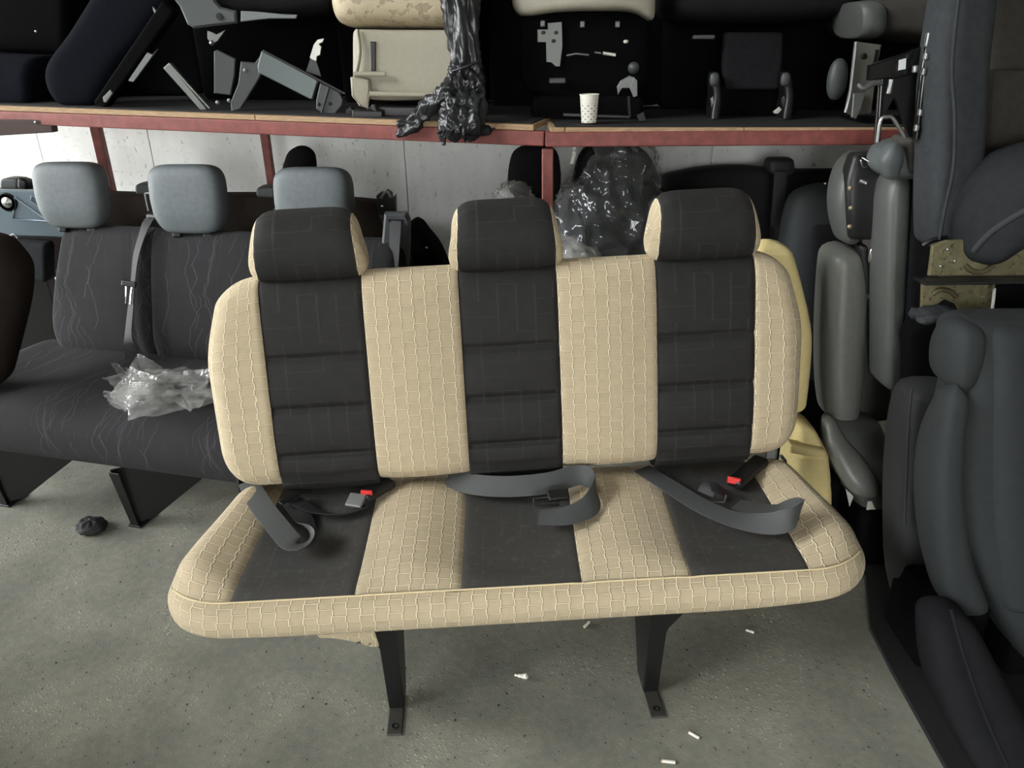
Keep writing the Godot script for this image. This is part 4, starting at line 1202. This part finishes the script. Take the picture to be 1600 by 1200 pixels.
	wpart("stud", MB.new().add(lathe([Vector2(0.0, 0.006), Vector2(0.005, 0.004), Vector2(0.006, 0.0)], 10), turned(90, 0, 0, spot(598, 322, -2.775))), M.chrome, g)
	wpart("stud", MB.new().add(lathe([Vector2(0.0, 0.006), Vector2(0.004, 0.004), Vector2(0.005, 0.0)], 10), turned(90, 0, 0, spot(667, 387, -2.76))), M.chrome, t)
	wpart("mount", MB.new().add(bar(spot(604, 334, -2.8), spot(640, 420, -2.85), 0.05, 0.04)), M.black_metal, t)

	t = thing("car_seat", "dark seat with tall headrest behind the red centre post", "seat", spot(840, 420, -2.72) * Vector3(1, 0, 1))
	wpart("headrest", padded([[228, 806, 868, -2.73, 0.1], [250, 797, 874, -2.72, 0.12], [285, 793, 876, -2.71, 0.12], [308, 800, 870, -2.71, 0.11]], false, 0.6, 0.03), M.dark_cloth, t)
	wpart("backrest", padded([[300, 806, 872, -2.74, 0.12], [340, 790, 872, -2.73, 0.14], [430, 770, 872, -2.72, 0.14], [560, 760, 872, -2.68, 0.14]], false, 0.45, 0.04), M.dark_cloth, t)
	wpart("base", MB.new().add(rbox(Vector3(0.2, 0.45, 0.3), 0.03), Transform3D(Basis(), spot(840, 560, -2.7) * Vector3(1, 0, 1) + Vector3(0, 0.225, -0.1))), M.pitch, t)
	var wrap := padded([[282, 800, 812, -2.68, 0.10], [300, 778, 832, -2.67, 0.12], [330, 768, 846, -2.65, 0.14]], false, 0.8, 0.01, 40, 10)
	solo("plastic_wrap", "small crumpled clear plastic wrap left of the red centre post", "plastic wrap", crinkle(wrap, 0.02, 20.0, 3), M.film_white)

	t = thing("car_seat", "dark seat wrapped in clear plastic to the right of the red centre post", "seat", spot(960, 420, -2.62) * Vector3(1, 0, 1))
	wpart("backrest", padded([[222, 915, 1000, -2.72, 0.14], [260, 900, 1022, -2.70, 0.2], [330, 888, 1044, -2.66, 0.24], [430, 880, 1060, -2.62, 0.26], [540, 880, 1060, -2.6, 0.26]], false, 0.5, 0.05), M.dark_cloth, t)
	wpart("side_wing", padded([[330, 880, 910, -2.60, 0.1], [380, 872, 915, -2.58, 0.12], [450, 872, 920, -2.57, 0.12]], false, 0.6, 0.03), M.slate, t)
	wpart("base", MB.new().add(rbox(Vector3(0.26, 0.45, 0.3), 0.03), Transform3D(Basis(), spot(960, 560, -2.7) * Vector3(1, 0, 1) + Vector3(0, 0.225, -0.1))), M.pitch, t)
	var film := padded([[228, 940, 1008, -2.63, 0.2], [245, 928, 1012, -2.62, 0.24], [285, 900, 1016, -2.59, 0.28], [310, 878, 1022, -2.56, 0.32], [360, 868, 1034, -2.53, 0.36], [440, 866, 1044, -2.50, 0.36]], false, 0.7, 0.02, 90, 16)
	solo("plastic_wrap", "large crinkled clear plastic sheet over the dark seat right of the centre post", "plastic wrap", crinkle(film, 0.04, 6.0, 21, true, Vector3(1.5, 0.7, 1.0)), M.film)
	solo("plastic_wrap", "bunched milky plastic gathered against the red centre post", "plastic wrap", film_heap(Vector3(0.12, 0.30, 0.10), 16, 22, 0.13), M.film_white, Transform3D(Basis(), spot(897, 430, -2.52)))
	solo("white_strap", "short white strap hanging under the rack by the centre post", "strap", strap([spot(897, 229, -2.50), spot(897, 240, -2.50), spot(893, 256, -2.50)], [80, 80, 70], 0.012, 0.002), M.white_plastic)

	t = thing("van_bench", "black bench back standing against the wall behind the right headrest", "bench seat", spot(1130, 420, -2.9) * Vector3(1, 0, 1))
	wpart("backrest", padded([[1030, 275, 560, -2.93, 0.14], [1090, 262, 560, -2.92, 0.14], [1160, 258, 560, -2.91, 0.14], [1225, 264, 560, -2.9, 0.14], [1330, 264, 560, -2.9, 0.14]], true, 0.4, 0.04), M.teal_dark, t)
	wpart("belt_tower", padded([[246, 1199, 1237, -2.80, 0.07], [262, 1196, 1238, -2.79, 0.08], [272, 1204, 1236, -2.78, 0.06]], false, 0.4, 0.012), M.dark_plastic, t)
	wpart("belt", strap([spot(1220, 268, -2.765), spot(1216, 320, -2.765), spot(1212, 370, -2.765), spot(1210, 440, -2.765)], [0, 0, 0, 0], 0.045, 0.003), M.webbing_dark, t)
	wpart("tower_post", MB.new().add(bar(spot(1218, 268, -2.84), spot(1210, 560, -2.84), 0.06, 0.05, 0.01)), M.teal_dark, t)
	wpart("base", MB.new().add(rbox(Vector3(0.7, 0.4, 0.2), 0.03), Transform3D(Basis(), spot(1150, 560, -2.95) * Vector3(1, 0, 1) + Vector3(0, 0.2, 0.0))), M.pitch, t)

	t = thing("car_seat", "dark green-grey seat standing behind the yellow foam back", "seat", spot(1270, 700, -2.45) * Vector3(1, 0, 1))
	wpart("backrest", padded([[286, 1262, 1330, -2.52, 0.12], [310, 1236, 1340, -2.50, 0.14], [370, 1222, 1340, -2.48, 0.16], [450, 1218, 1340, -2.46, 0.16], [640, 1216, 1340, -2.42, 0.16]], false, 0.5, 0.05), M.teal, t)
	wpart("insert", padded([[350, 1268, 1340, -2.47, 0.05], [480, 1262, 1340, -2.44, 0.05], [640, 1258, 1340, -2.41, 0.05]], false, 0.5, 0.02), M.dark_cloth, t)
	wpart("stud", MB.new().add(lathe([Vector2(0.0, 0.005), Vector2(0.004, 0.003), Vector2(0.005, 0.0)], 10), turned(90, 0, 0, spot(1290, 287, -2.51))), M.steel, t)
	wpart("base", MB.new().add(rbox(Vector3(0.24, 0.42, 0.2), 0.03), Transform3D(Basis(), spot(1270, 640, -2.5) * Vector3(1, 0, 1) + Vector3(0, 0.21, 0.0))), M.pitch, t)

	t = thing("foam_seat", "bare yellow foam seat standing behind the right end of the cream bench", "seat", spot(1240, 800, -2.05) * Vector3(1, 0, 1))
	wpart("foam_back", padded([[375, 1184, 1218, -2.12, 0.08], [385, 1176, 1230, -2.11, 0.1], [410, 1170, 1240, -2.10, 0.1], [500, 1170, 1262, -2.08, 0.1], [560, 1170, 1263, -2.07, 0.1], [640, 1170, 1254, -2.06, 0.1]], false, 0.5, 0.03), M.foam, t)
	wpart("foam_cushion", padded([[654, 1236, 1262, -2.02, 0.12], [690, 1230, 1282, -2.00, 0.16], [704, 1228, 1286, -1.99, 0.16], [760, 1220, 1291, -1.97, 0.16], [820, 1215, 1288, -1.96, 0.16]], false, 0.5, 0.02), M.foam, t)
	wpart("foam_lip", padded([[1230, 688, 704, -1.985, 0.05], [1260, 694, 708, -1.98, 0.05], [1286, 698, 710, -1.985, 0.05]], true, 0.6, 0.006), M.foam, t)
	wpart("hinge", MB.new().add(tube([spot(1220, 712, -1.95), spot(1226, 720, -1.95), spot(1228, 732, -1.95)], 0.006, 7)), M.dull_steel, t)
	wpart("base", MB.new().add(rbox(Vector3(0.14, 0.28, 0.14), 0.02), Transform3D(Basis(), spot(1255, 820, -2.06) * Vector3(1, 0, 1) + Vector3(0, 0.14, 0.0))), M.pitch, t)

# ------------------------------------------------------------------ the stack on the right
func make_right_stack() -> void:
	var t := thing("car_seat", "grey leather seat upright in the right-hand stack next to the foam seat", "seat", spot(1340, 800, -2.12) * Vector3(1, 0, 1))
	wpart("side_bolster", padded([[382, 1300, 1330, -2.12, 0.14], [396, 1288, 1340, -2.10, 0.16], [440, 1283, 1344, -2.09, 0.18], [520, 1279, 1342, -2.08, 0.18], [600, 1280, 1338, -2.07, 0.18], [650, 1286, 1330, -2.07, 0.16]], false, 0.65, 0.03), M.ash_leather, t)
	wpart("backrest", padded([[470, 1330, 1386, -2.15, 0.1], [560, 1326, 1386, -2.13, 0.1], [652, 1322, 1386, -2.12, 0.1]], false, 0.4, 0.03), M.grey_leather, t)
	var c := wpart("cushion", padded([[646, 1288, 1366, -2.06, 0.10], [670, 1286, 1376, -2.02, 0.14], [700, 1292, 1386, -1.98, 0.20], [740, 1306, 1388, -1.95, 0.24], [776, 1326, 1388, -1.95, 0.22]], false, 0.65, 0.03), M.grey_leather, t)
	wpart("cushion_bolster", padded([[648, 1286, 1302, -2.04, 0.06], [680, 1287, 1318, -1.99, 0.09], [710, 1294, 1346, -1.95, 0.12], [740, 1308, 1364, -1.92, 0.14], [764, 1322, 1370, -1.92, 0.12]], false, 0.8, 0.02), M.ash_leather, c)
	wpart("recliner_pivot", padded([[380, 1338, 1352, -2.10, 0.05], [420, 1342, 1358, -2.10, 0.05], [456, 1346, 1368, -2.10, 0.06]], false, 0.6, 0.01), M.plastic, t)
	wpart("pivot_shine", MB.new().add(soft(Vector3(0.018, 0.05, 0.018), 0.8, 0.8, null, 12, 8), Transform3D(Basis(), spot(1362, 398, -2.08))), M.chrome, t)
	wpart("rail_tip", sheet([1322, 764, 1334, 776, 1328, 792], -1.95, 0.006, 0.001), M.white_metal, t)
	wpart("paper_tag", sheet([1356, 784, 1370, 782, 1369, 796, 1354, 797], -1.95, 0.002, 0.0), M.paper, t)
	wpart("base_frame", MB.new().add(rbox(Vector3(0.22, 0.20, 0.3), 0.02), Transform3D(Basis(), spot(1360, 790, -2.08) * Vector3(1, 0, 1) + Vector3(0.02, 0.10, 0.0))), M.pitch, t)

	t = thing("car_seat", "black seat pan with grey leather rim set on edge above the grey leather seat", "seat pan", spot(1335, 385, -2.12))
	wpart("rim", padded([[236, 1332, 1352, -2.12, 0.10], [262, 1310, 1342, -2.10, 0.12], [300, 1299, 1336, -2.09, 0.12], [340, 1300, 1338, -2.09, 0.12], [378, 1310, 1336, -2.10, 0.10]], false, 0.7, 0.02), M.grey_leather, t)
	var sp := wpart("pan", padded([[238, 1330, 1392, -2.09, 0.06], [280, 1318, 1396, -2.075, 0.07], [330, 1318, 1392, -2.07, 0.07], [372, 1322, 1380, -2.08, 0.06]], false, 0.35, 0.012), M.plastic, t)
	for q in [[1329, 294], [1330, 325], [1328, 354]]:
		wpart("screw", MB.new().add(lathe([Vector2(0.0, 0.005), Vector2(0.006, 0.003), Vector2(0.007, 0.0)], 12), turned(90, 0, 0, spot(q[0], q[1], -2.068))), M.brass, sp)
	wpart("spring_pin", MB.new().add(tube([spot(1343, 282, -2.06), spot(1354, 286, -2.055)], 0.006, 8)), M.steel, sp)
	wpart("latch", MB.new().add(rbox(Vector3(0.012, 0.016, 0.012), 0.003), Transform3D(Basis(), spot(1371, 322, -2.06))), M.white_metal, sp)
	wpart("hinge_wire", MB.new().add(tube([spot(1344, 250, -2.06), spot(1348, 262, -2.055), spot(1368, 258, -2.05), spot(1346, 246, -2.06)], 0.003, 6)), M.chrome, sp)

	t = thing("car_seat", "narrow grey seat back with black side under the black steel frame", "seat", spot(1405, 600, -2.0))
	wpart("front_face", padded([[262, 1386, 1412, -2.00, 0.12], [300, 1372, 1410, -1.98, 0.14], [380, 1370, 1406, -1.97, 0.14], [480, 1369, 1402, -1.96, 0.14], [600, 1368, 1400, -1.95, 0.14]], false, 0.6, 0.03), M.grey_leather, t)
	wpart("side_panel", padded([[268, 1404, 1452, -1.99, 0.14], [380, 1400, 1450, -1.97, 0.14], [520, 1396, 1450, -1.95, 0.14], [612, 1402, 1446, -1.94, 0.14]], false, 0.35, 0.02), M.dark_cloth, t)
	var cv := wpart("shoulder_cover", padded([[218, 1394, 1424, -1.97, 0.12], [232, 1372, 1438, -1.96, 0.14], [256, 1364, 1440, -1.95, 0.15], [276, 1376, 1440, -1.95, 0.12]], false, 0.55, 0.02), M.plastic_grey, t)
	wpart("cover_ridge", padded([[222, 1392, 1408, -1.93, 0.04], [250, 1374, 1409, -1.925, 0.05], [280, 1382, 1400, -1.94, 0.04]], false, 0.7, 0.012), M.plastic_grey, cv)
	wpart("cover_side", padded([[212, 1404, 1440, -1.94, 0.1], [268, 1406, 1442, -1.94, 0.1]], false, 0.3, 0.012), M.taupe, cv)

	t = thing("seat_mechanism", "black steel seat frame with small white label standing on the grey seat back", "seat frame", spot(1405, 215, -1.93))
	var hd := wpart("head_plate", sheet([1360, 102, 1402, 88, 1454, 68, 1452, 110, 1404, 122, 1358, 126], -1.92, 0.02, 0.003), M.gloss_black, t)
	wpart("white_label", sheet([1405, 94, 1416, 91, 1415, 108, 1404, 110], -1.918, 0.002, 0.0), M.label_white, hd)
	wpart("side_tube", MB.new().add(tube(cat([spot(1377, 124, -1.91), spot(1374, 170, -1.905), spot(1370, 222, -1.9)], 4), 0.008, 9)), M.gloss_black, t)
	wpart("side_tube", MB.new().add(tube(cat([spot(1452, 70, -1.90), spot(1444, 110, -1.895), spot(1438, 160, -1.89), spot(1432, 216, -1.89)], 4), 0.009, 9)), M.gloss_black, t)
	wpart("inner_plate", sheet([1382, 122, 1440, 112, 1436, 214, 1420, 214, 1398, 150, 1376, 190], -1.95, 0.01, 0.002), M.black_metal, t)
	wpart("wire_bail", MB.new().add(tube(cat([spot(1371, 222, -1.885), spot(1376, 188, -1.885), spot(1386, 183, -1.885), spot(1396, 186, -1.885), spot(1414, 215, -1.885)], 4), 0.0045, 8)), M.steel, t)
	wpart("guide_pin", MB.new().add(tube([spot(1393, 124, -1.895), spot(1389, 146, -1.895)], 0.006, 8)), M.steel, t)
	wpart("top_peg", MB.new().add(rbox(Vector3(0.014, 0.03, 0.014), 0.003), Transform3D(Basis(), spot(1451, 62, -1.9))), M.steel, t)
	for q in [[1447, 88], [1443, 112], [1430, 108], [1438, 176], [1432, 200]]:
		wpart("clip", MB.new().add(rbox(Vector3(0.010, 0.016, 0.012), 0.003), Transform3D(Basis(), spot(q[0], q[1], -1.88))), M.steel, t)
	wpart("hook_rod", MB.new().add(tube(cat([spot(1342, 132, -1.91), spot(1350, 138, -1.90), spot(1366, 130, -1.90), spot(1378, 130, -1.90)], 4), 0.006, 8)), M.grey_paint, t)

	t = thing("car_seat", "tall slate grey seat back rising past the top edge with a sewn side seam", "seat", spot(1480, 385, -1.8))
	wpart("backrest", padded([[-90, 1472, 1552, -1.84, 0.12], [0, 1462, 1542, -1.83, 0.13], [100, 1448, 1530, -1.81, 0.14], [220, 1442, 1524, -1.80, 0.14], [320, 1440, 1508, -1.79, 0.14], [384, 1440, 1490, -1.79, 0.12]], false, 0.5, 0.02), M.slate, t)
	wpart("sewn_seam", MB.new().add(tube(cat([spot(1500, -20, -1.805), spot(1488, 100, -1.785), spot(1492, 180, -1.775), spot(1490, 260, -1.77), spot(1476, 330, -1.765), spot(1468, 375, -1.765)], 5), 0.004, 7)), M.slate, t)
	wpart("bottom_piping", MB.new().add(tube(cat([spot(1442, 384, -1.775), spot(1456, 376, -1.77), spot(1480, 372, -1.77)], 4), 0.006, 8)), M.plastic, t)

	t = thing("car_seat", "brown-grey seat back in the top right corner with a pocket seam", "seat", spot(1600, 235, -1.95))
	wpart("backrest", padded([[-90, 1520, 1720, -1.95, 0.14], [60, 1524, 1720, -1.94, 0.14], [108, 1526, 1720, -1.935, 0.14], [250, 1520, 1720, -1.92, 0.14], [330, 1510, 1720, -1.92, 0.14]], false, 0.4, 0.03), M.taupe, t)
	wpart("pocket", padded([[109, 1548, 1720, -1.915, 0.04], [180, 1542, 1720, -1.91, 0.04], [250, 1540, 1720, -1.905, 0.04]], false, 0.25, 0.006), M.taupe, t)

	t = thing("car_seat", "slate grey seat cushion lying tilted above the olive steel brackets", "seat cushion", spot(1560, 400, -1.62))
	wpart("cushion", padded([[1494, 340, 396, -1.66, 0.18], [1512, 306, 404, -1.64, 0.22], [1530, 286, 402, -1.62, 0.24], [1560, 258, 380, -1.60, 0.26], [1600, 236, 352, -1.58, 0.28], [1680, 215, 300, -1.56, 0.28]], true, 0.6, 0.02), M.slate_dark, t)
	wpart("front_piping", MB.new().add(tube(cat([spot(1522, 392, -1.575), spot(1546, 366, -1.545), spot(1580, 342, -1.52), spot(1640, 310, -1.50)], 4), 0.007, 8)), M.slate, t)

	t = thing("scrap_steel", "olive painted steel bracket plate with curved slot directly under the tilted cushion", "bracket", spot(1540, 432, -1.72))
	var ol := wpart("plate", sheet([1458, 384, 1480, 376, 1720, 372, 1720, 432, 1452, 431], -1.72, 0.012, 0.002), M.olive, t)
	wpart("curved_slot", MB.new().add(tube(cat([spot(1508, 414, -1.718), spot(1520, 424, -1.716), spot(1538, 424, -1.716), spot(1552, 414, -1.718)], 5), 0.006, 8)), M.olive_dark, ol)
	for q in [[1492, 408], [1481, 390], [1470, 416]]: wpart("rivet", MB.new().add(lathe([Vector2(0.0, 0.004), Vector2(0.003, 0.003), Vector2(0.004, 0.0)], 10), turned(90, 0, 0, spot(q[0], q[1], -1.718))), M.steel, ol)
	wpart("flange", MB.new().add(bar(spot(1436, 439, -1.70), spot(1640, 436, -1.70), 0.05, 0.008, 0.002)), M.black_metal, t)

	t = thing("scrap_steel", "olive painted steel bracket plate with arched slot below the dark flange", "bracket", spot(1510, 500, -1.70))
	var ol2 := wpart("plate", sheet([1442, 444, 1556, 444, 1550, 505, 1512, 505, 1494, 476, 1476, 468, 1440, 494], -1.73, 0.012, 0.002), M.olive, t)
	wpart("arched_slot", MB.new().add(tube(cat([spot(1457, 460, -1.728), spot(1468, 453, -1.726), spot(1484, 455, -1.726), spot(1494, 464, -1.728)], 5), 0.006, 8)), M.olive_dark, ol2)
	wpart("rivet", MB.new().add(lathe([Vector2(0.0, 0.005), Vector2(0.004, 0.003), Vector2(0.005, 0.0)], 10), turned(90, 0, 0, spot(1535, 463, -1.728))), M.brass, ol2)
	wpart("edge_strip", MB.new().add(bar(spot(1554, 450, -1.70), spot(1549, 500, -1.70), 0.006, 0.006, 0.002)), M.white_metal, t)
	wpart("torn_lining", crinkle(padded([[1430, 488, 500, -1.68, 0.06], [1460, 482, 498, -1.67, 0.08], [1486, 486, 498, -1.67, 0.06], [1510, 494, 502, -1.68, 0.04]], true, 0.7, 0.01, 24, 6), 0.01, 20.0, 6), M.slate, t)

	t = thing("car_seat", "black seat body filling the gap below the olive brackets", "seat", spot(1430, 900, -1.75) * Vector3(1, 0, 1))
	wpart("backrest", padded([[440, 1556, 1720, -1.83, 0.10], [500, 1424, 1720, -1.84, 0.09], [560, 1412, 1720, -1.84, 0.09], [680, 1412, 1720, -1.83, 0.09], [880, 1410, 1720, -1.83, 0.09]], false, 0.4, 0.03), M.pitch, t)
	wpart("base", MB.new().add(rbox(Vector3(0.5, 0.45, 0.14), 0.03), Transform3D(Basis(), spot(1560, 850, -1.93) * Vector3(1, 0, 1) + Vector3(0, 0.225, 0.0))), M.pitch, t)

	t = thing("car_seat", "charcoal seat with creased rounded shoulder, left of the two big dark seats on the right", "seat", spot(1440, 900, -1.55) * Vector3(1, 0, 1))
	wpart("backrest", padded([[596, 1428, 1482, -1.69, 0.10], [606, 1412, 1494, -1.68, 0.13], [640, 1400, 1500, -1.67, 0.15], [700, 1392, 1500, -1.66, 0.16], [780, 1388, 1500, -1.64, 0.16], [900, 1392, 1500, -1.62, 0.16], [1000, 1420, 1510, -1.6, 0.16]], false, 0.6, 0.03), M.dark_grey_cloth, t)
	wpart("side_seam", MB.new().add(tube(cat([spot(1424, 606, -1.672), spot(1420, 650, -1.658), spot(1417, 720, -1.648), spot(1413, 820, -1.628)], 5), 0.004, 7)), M.dark_grey_cloth, t)
	wpart("base_frame", MB.new().add(rbox(Vector3(0.16, 0.24, 0.2), 0.02), Transform3D(Basis(), spot(1460, 960, -1.6) * Vector3(1, 0, 1) + Vector3(0.0, 0.12, 0.0))), M.pitch, t)

	t = thing("car_seat", "big blue-green grey seat with long side bolsters at the right edge", "seat", spot(1560, 960, -1.42) * Vector3(1, 0, 1))
	wpart("backrest", padded([[492, 1486, 1720, -1.54, 0.14], [520, 1478, 1720, -1.53, 0.16], [580, 1486, 1720, -1.51, 0.17], [680, 1470, 1720, -1.49, 0.18], [800, 1478, 1720, -1.46, 0.18], [880, 1508, 1720, -1.44, 0.18], [960, 1548, 1720, -1.43, 0.18], [1010, 1580, 1720, -1.43, 0.16]], false, 0.4, 0.03), M.teal, t)
	wpart("inner_bolster", padded([[505, 1535, 1610, -1.525, 0.08], [580, 1536, 1610, -1.50, 0.09], [700, 1535, 1615, -1.475, 0.09], [820, 1540, 1620, -1.445, 0.09], [950, 1560, 1630, -1.42, 0.08]], false, 0.8, 0.03), M.teal, t)
	wpart("side_bolster", padded([[600, 1478, 1512, -1.50, 0.06], [680, 1450, 1494, -1.48, 0.12], [760, 1440, 1492, -1.46, 0.14], [850, 1446, 1504, -1.44, 0.14], [920, 1462, 1530, -1.43, 0.12], [950, 1480, 1540, -1.43, 0.1]], false, 0.65, 0.04), M.teal, t)
	wpart("shoulder", padded([[500, 1484, 1530, -1.53, 0.10], [540, 1468, 1524, -1.52, 0.14], [580, 1466, 1510, -1.52, 0.14], [606, 1474, 1500, -1.53, 0.1]], false, 0.7, 0.03), M.teal, t)
	wpart("base_frame", MB.new().add(rbox(Vector3(0.2, 0.3, 0.16), 0.02), Transform3D(Basis(), spot(1620, 960, -1.55) * Vector3(1, 0, 1) + Vector3(0.0, 0.15, 0.0))), M.pitch, t)

	t = thing("car_seat", "black seat cushion propped on the floor in the bottom right corner", "seat cushion", level(1540, 1180, 0.0))
	wpart("cushion", padded([[945, 1448, 1500, -1.34, 0.10], [975, 1440, 1520, -1.31, 0.13], [1050, 1448, 1560, -1.25, 0.15], [1120, 1476, 1600, -1.20, 0.16], [1200, 1520, 1650, -1.14, 0.16], [1260, 1560, 1690, -1.11, 0.14]], false, 0.6, 0.03), M.dark_cloth, t)
	wpart("top_seam", MB.new().add(tube(cat([spot(1486, 952, -1.32), spot(1508, 1030, -1.25), spot(1540, 1120, -1.185), spot(1580, 1210, -1.12)], 5), 0.004, 7)), M.dark_cloth, t)
	var o := [level(1350, 905, 0.0), level(1357, 985, 0.0), level(1390, 1050, 0.0), level(1495, 1240, 0.0)]
	var poly := PackedVector2Array()
	for q in o: poly.push_back(Vector2(q.x, -q.z))
	poly.push_back(Vector2(1.9, -o[3].z)); poly.push_back(Vector2(2.2, 2.6)); poly.push_back(Vector2(0.97, 2.5))
	solo("rubber_mat", "black rubber mat on the floor under the right-hand seats", "mat", MB.new().add(plate(poly, 0.012, 0.003), Transform3D(Basis(Vector3.RIGHT, Vector3(0, 0, -1), Vector3.UP), Vector3(0, 0.0065, 0))), M.mat)

# ------------------------------------------------------------------ litter
func make_litter() -> void:
	var butts := [[917, 977, 52.0, 0.022, "cigarette butt between the bench legs, close to the right leg"], [1172, 988, -28.0, 0.020, "cigarette butt right of the right bench leg, under the seat"], [1085, 1151, -40.0, 0.024, "white cigarette butt in front of the right bench leg"], [1045, 1192, -8.0, 0.028, "white cigarette butt at the bottom edge of the picture"]]
	for b in butts:
		var p := level(b[0], b[1], 0.0)
		var t := thing("cigarette_butt", b[4], "cigarette butt", p + Vector3(0, 0.004, 0), b[2], "cigarette butts on the floor")
		var h: float = b[3]
		part("paper", MB.new().add(tube([Vector3(-h * 0.55, 0, 0), Vector3(-h * 0.2, 0.0004, 0.0004), Vector3(h * 0.5, 0, 0)], 0.0038, 10)), M.paper, t)
		part("filter", MB.new().add(tube([Vector3(-h * 0.62, 0, 0), Vector3(-h * 0.5, 0, 0)], 0.0040, 10)), M.filter, t)
	var s := thing("paper_scrap", "twisted white paper scrap on the floor between the bench legs", "paper scrap", level(815, 1058, 0.0), -14.0)
	part("twist", crinkle(MB.new().add(tube(cat([Vector3(-0.018, 0.004, 0), Vector3(-0.006, 0.005, 0.001), Vector3(0.006, 0.005, 0.0), Vector3(0.016, 0.008, 0.001)], 6), [0.002, 0.002, 0.0025, 0.003, 0.003, 0.0035, 0.004, 0.004, 0.004, 0.0045, 0.005, 0.0055, 0.006, 0.006, 0.0065, 0.007, 0.007, 0.006, 0.003], 12)), 0.002, 90.0, 3), M.paper, s)
	var l := level(145, 828, 0.0)
	solo("rubber_scrap", "black lump of rubber on the floor under the charcoal bench", "scrap", crinkle(soft(Vector3(0.095, 0.04, 0.085), 0.9, 0.9, func(p: Vector3) -> Vector3: return p + Vector3(0.008 * p.z * 20.0, 0.018, 0)), 0.008, 25.0, 9), M.mat, Transform3D(Basis(), l))
	# clear plastic bag thrown on the charcoal seat
	var c := (level(185, 605, 0.45) + level(345, 640, 0.44)) * 0.5
	solo("plastic_bag", "crumpled clear plastic bag lying on the charcoal bench seat", "bag", film_heap(Vector3(0.46, 0.15, 0.26), 16, 33), M.film_white, turned(0, -14, 0, c + Vector3(0.0, -0.004, -0.03)))

# ------------------------------------------------------------------
func _ready() -> void:
	var cam := Camera3D.new()
	cam.name = "camera"
	cam.position = CAM
	cam.rotation_degrees = Vector3(PITCH, 0, ROLL)
	cam.fov = 2.0 * rad_to_deg(atan(600.0 / FOCAL))
	add_child(cam)
	cam_basis = Basis.from_euler(Vector3(deg_to_rad(PITCH), 0, deg_to_rad(ROLL)))
	var env := Environment.new()
	env.background_mode = Environment.BG_SKY
	var sm := ProceduralSkyMaterial.new()
	sm.sky_top_color = srgb(222, 225, 226)
	sm.sky_horizon_color = srgb(240, 241, 240)
	sm.ground_bottom_color = srgb(120, 118, 112)
	sm.ground_horizon_color = srgb(160, 160, 156)
	sm.sky_energy_multiplier = 5.0
	var sky := Sky.new()
	sky.sky_material = sm
	env.sky = sky
	env.tonemap_mode = Environment.TONE_MAPPER_LINEAR
	env.tonemap_exposure = 0.6
	env.sdfgi_enabled = true
	env.ssao_enabled = true
	env.ssil_enabled = true
	var we := WorldEnvironment.new()
	we.environment = env
	add_child(we)
	make_materials()
	M.cream_plain = plain(srgb(214, 198, 160), 0.9)
	M.foot_metal = plain(srgb(70, 68, 62), 0.6, 0.3)
	M.dark_oxide = plain(srgb(74, 58, 54), 0.6)
	M.pale_plastic = plain(srgb(120, 124, 124), 0.45)
	M.grey_paint = plain(srgb(66, 69, 69), 0.5)
	M.steel_grey = plain(srgb(100, 108, 108), 0.4, 0.5)
	M.white_metal = plain(srgb(205, 205, 198), 0.35, 0.3)
	M.grey_steel = plain(srgb(118, 116, 108), 0.5, 0.3)
	M.gloss_black = plain(srgb(16, 16, 17), 0.18)
	M.label_white = plain(srgb(220, 224, 226), 0.6)
	M.brass = plain(srgb(150, 140, 112), 0.4, 0.6)
	M.olive_dark = plain(srgb(70, 64, 42), 0.6)
	M.teal_dark = plain(srgb(20, 22, 24), 0.85)
	M.dark_plastic = plain(srgb(36, 39, 40), 0.5)
	M.teal_dark2 = plain(srgb(40, 45, 47), 0.8)
	M.dark_grey_cloth = plain(srgb(32, 33, 33), 0.8)
	make_room()
	make_rack()
	make_bench()
	make_grey_bench()
	rest = 1
	make_behind()
	rest = 2
	make_shelf_seats()
	rest = 3
	make_right_stack()
	rest = 0
	make_litter()
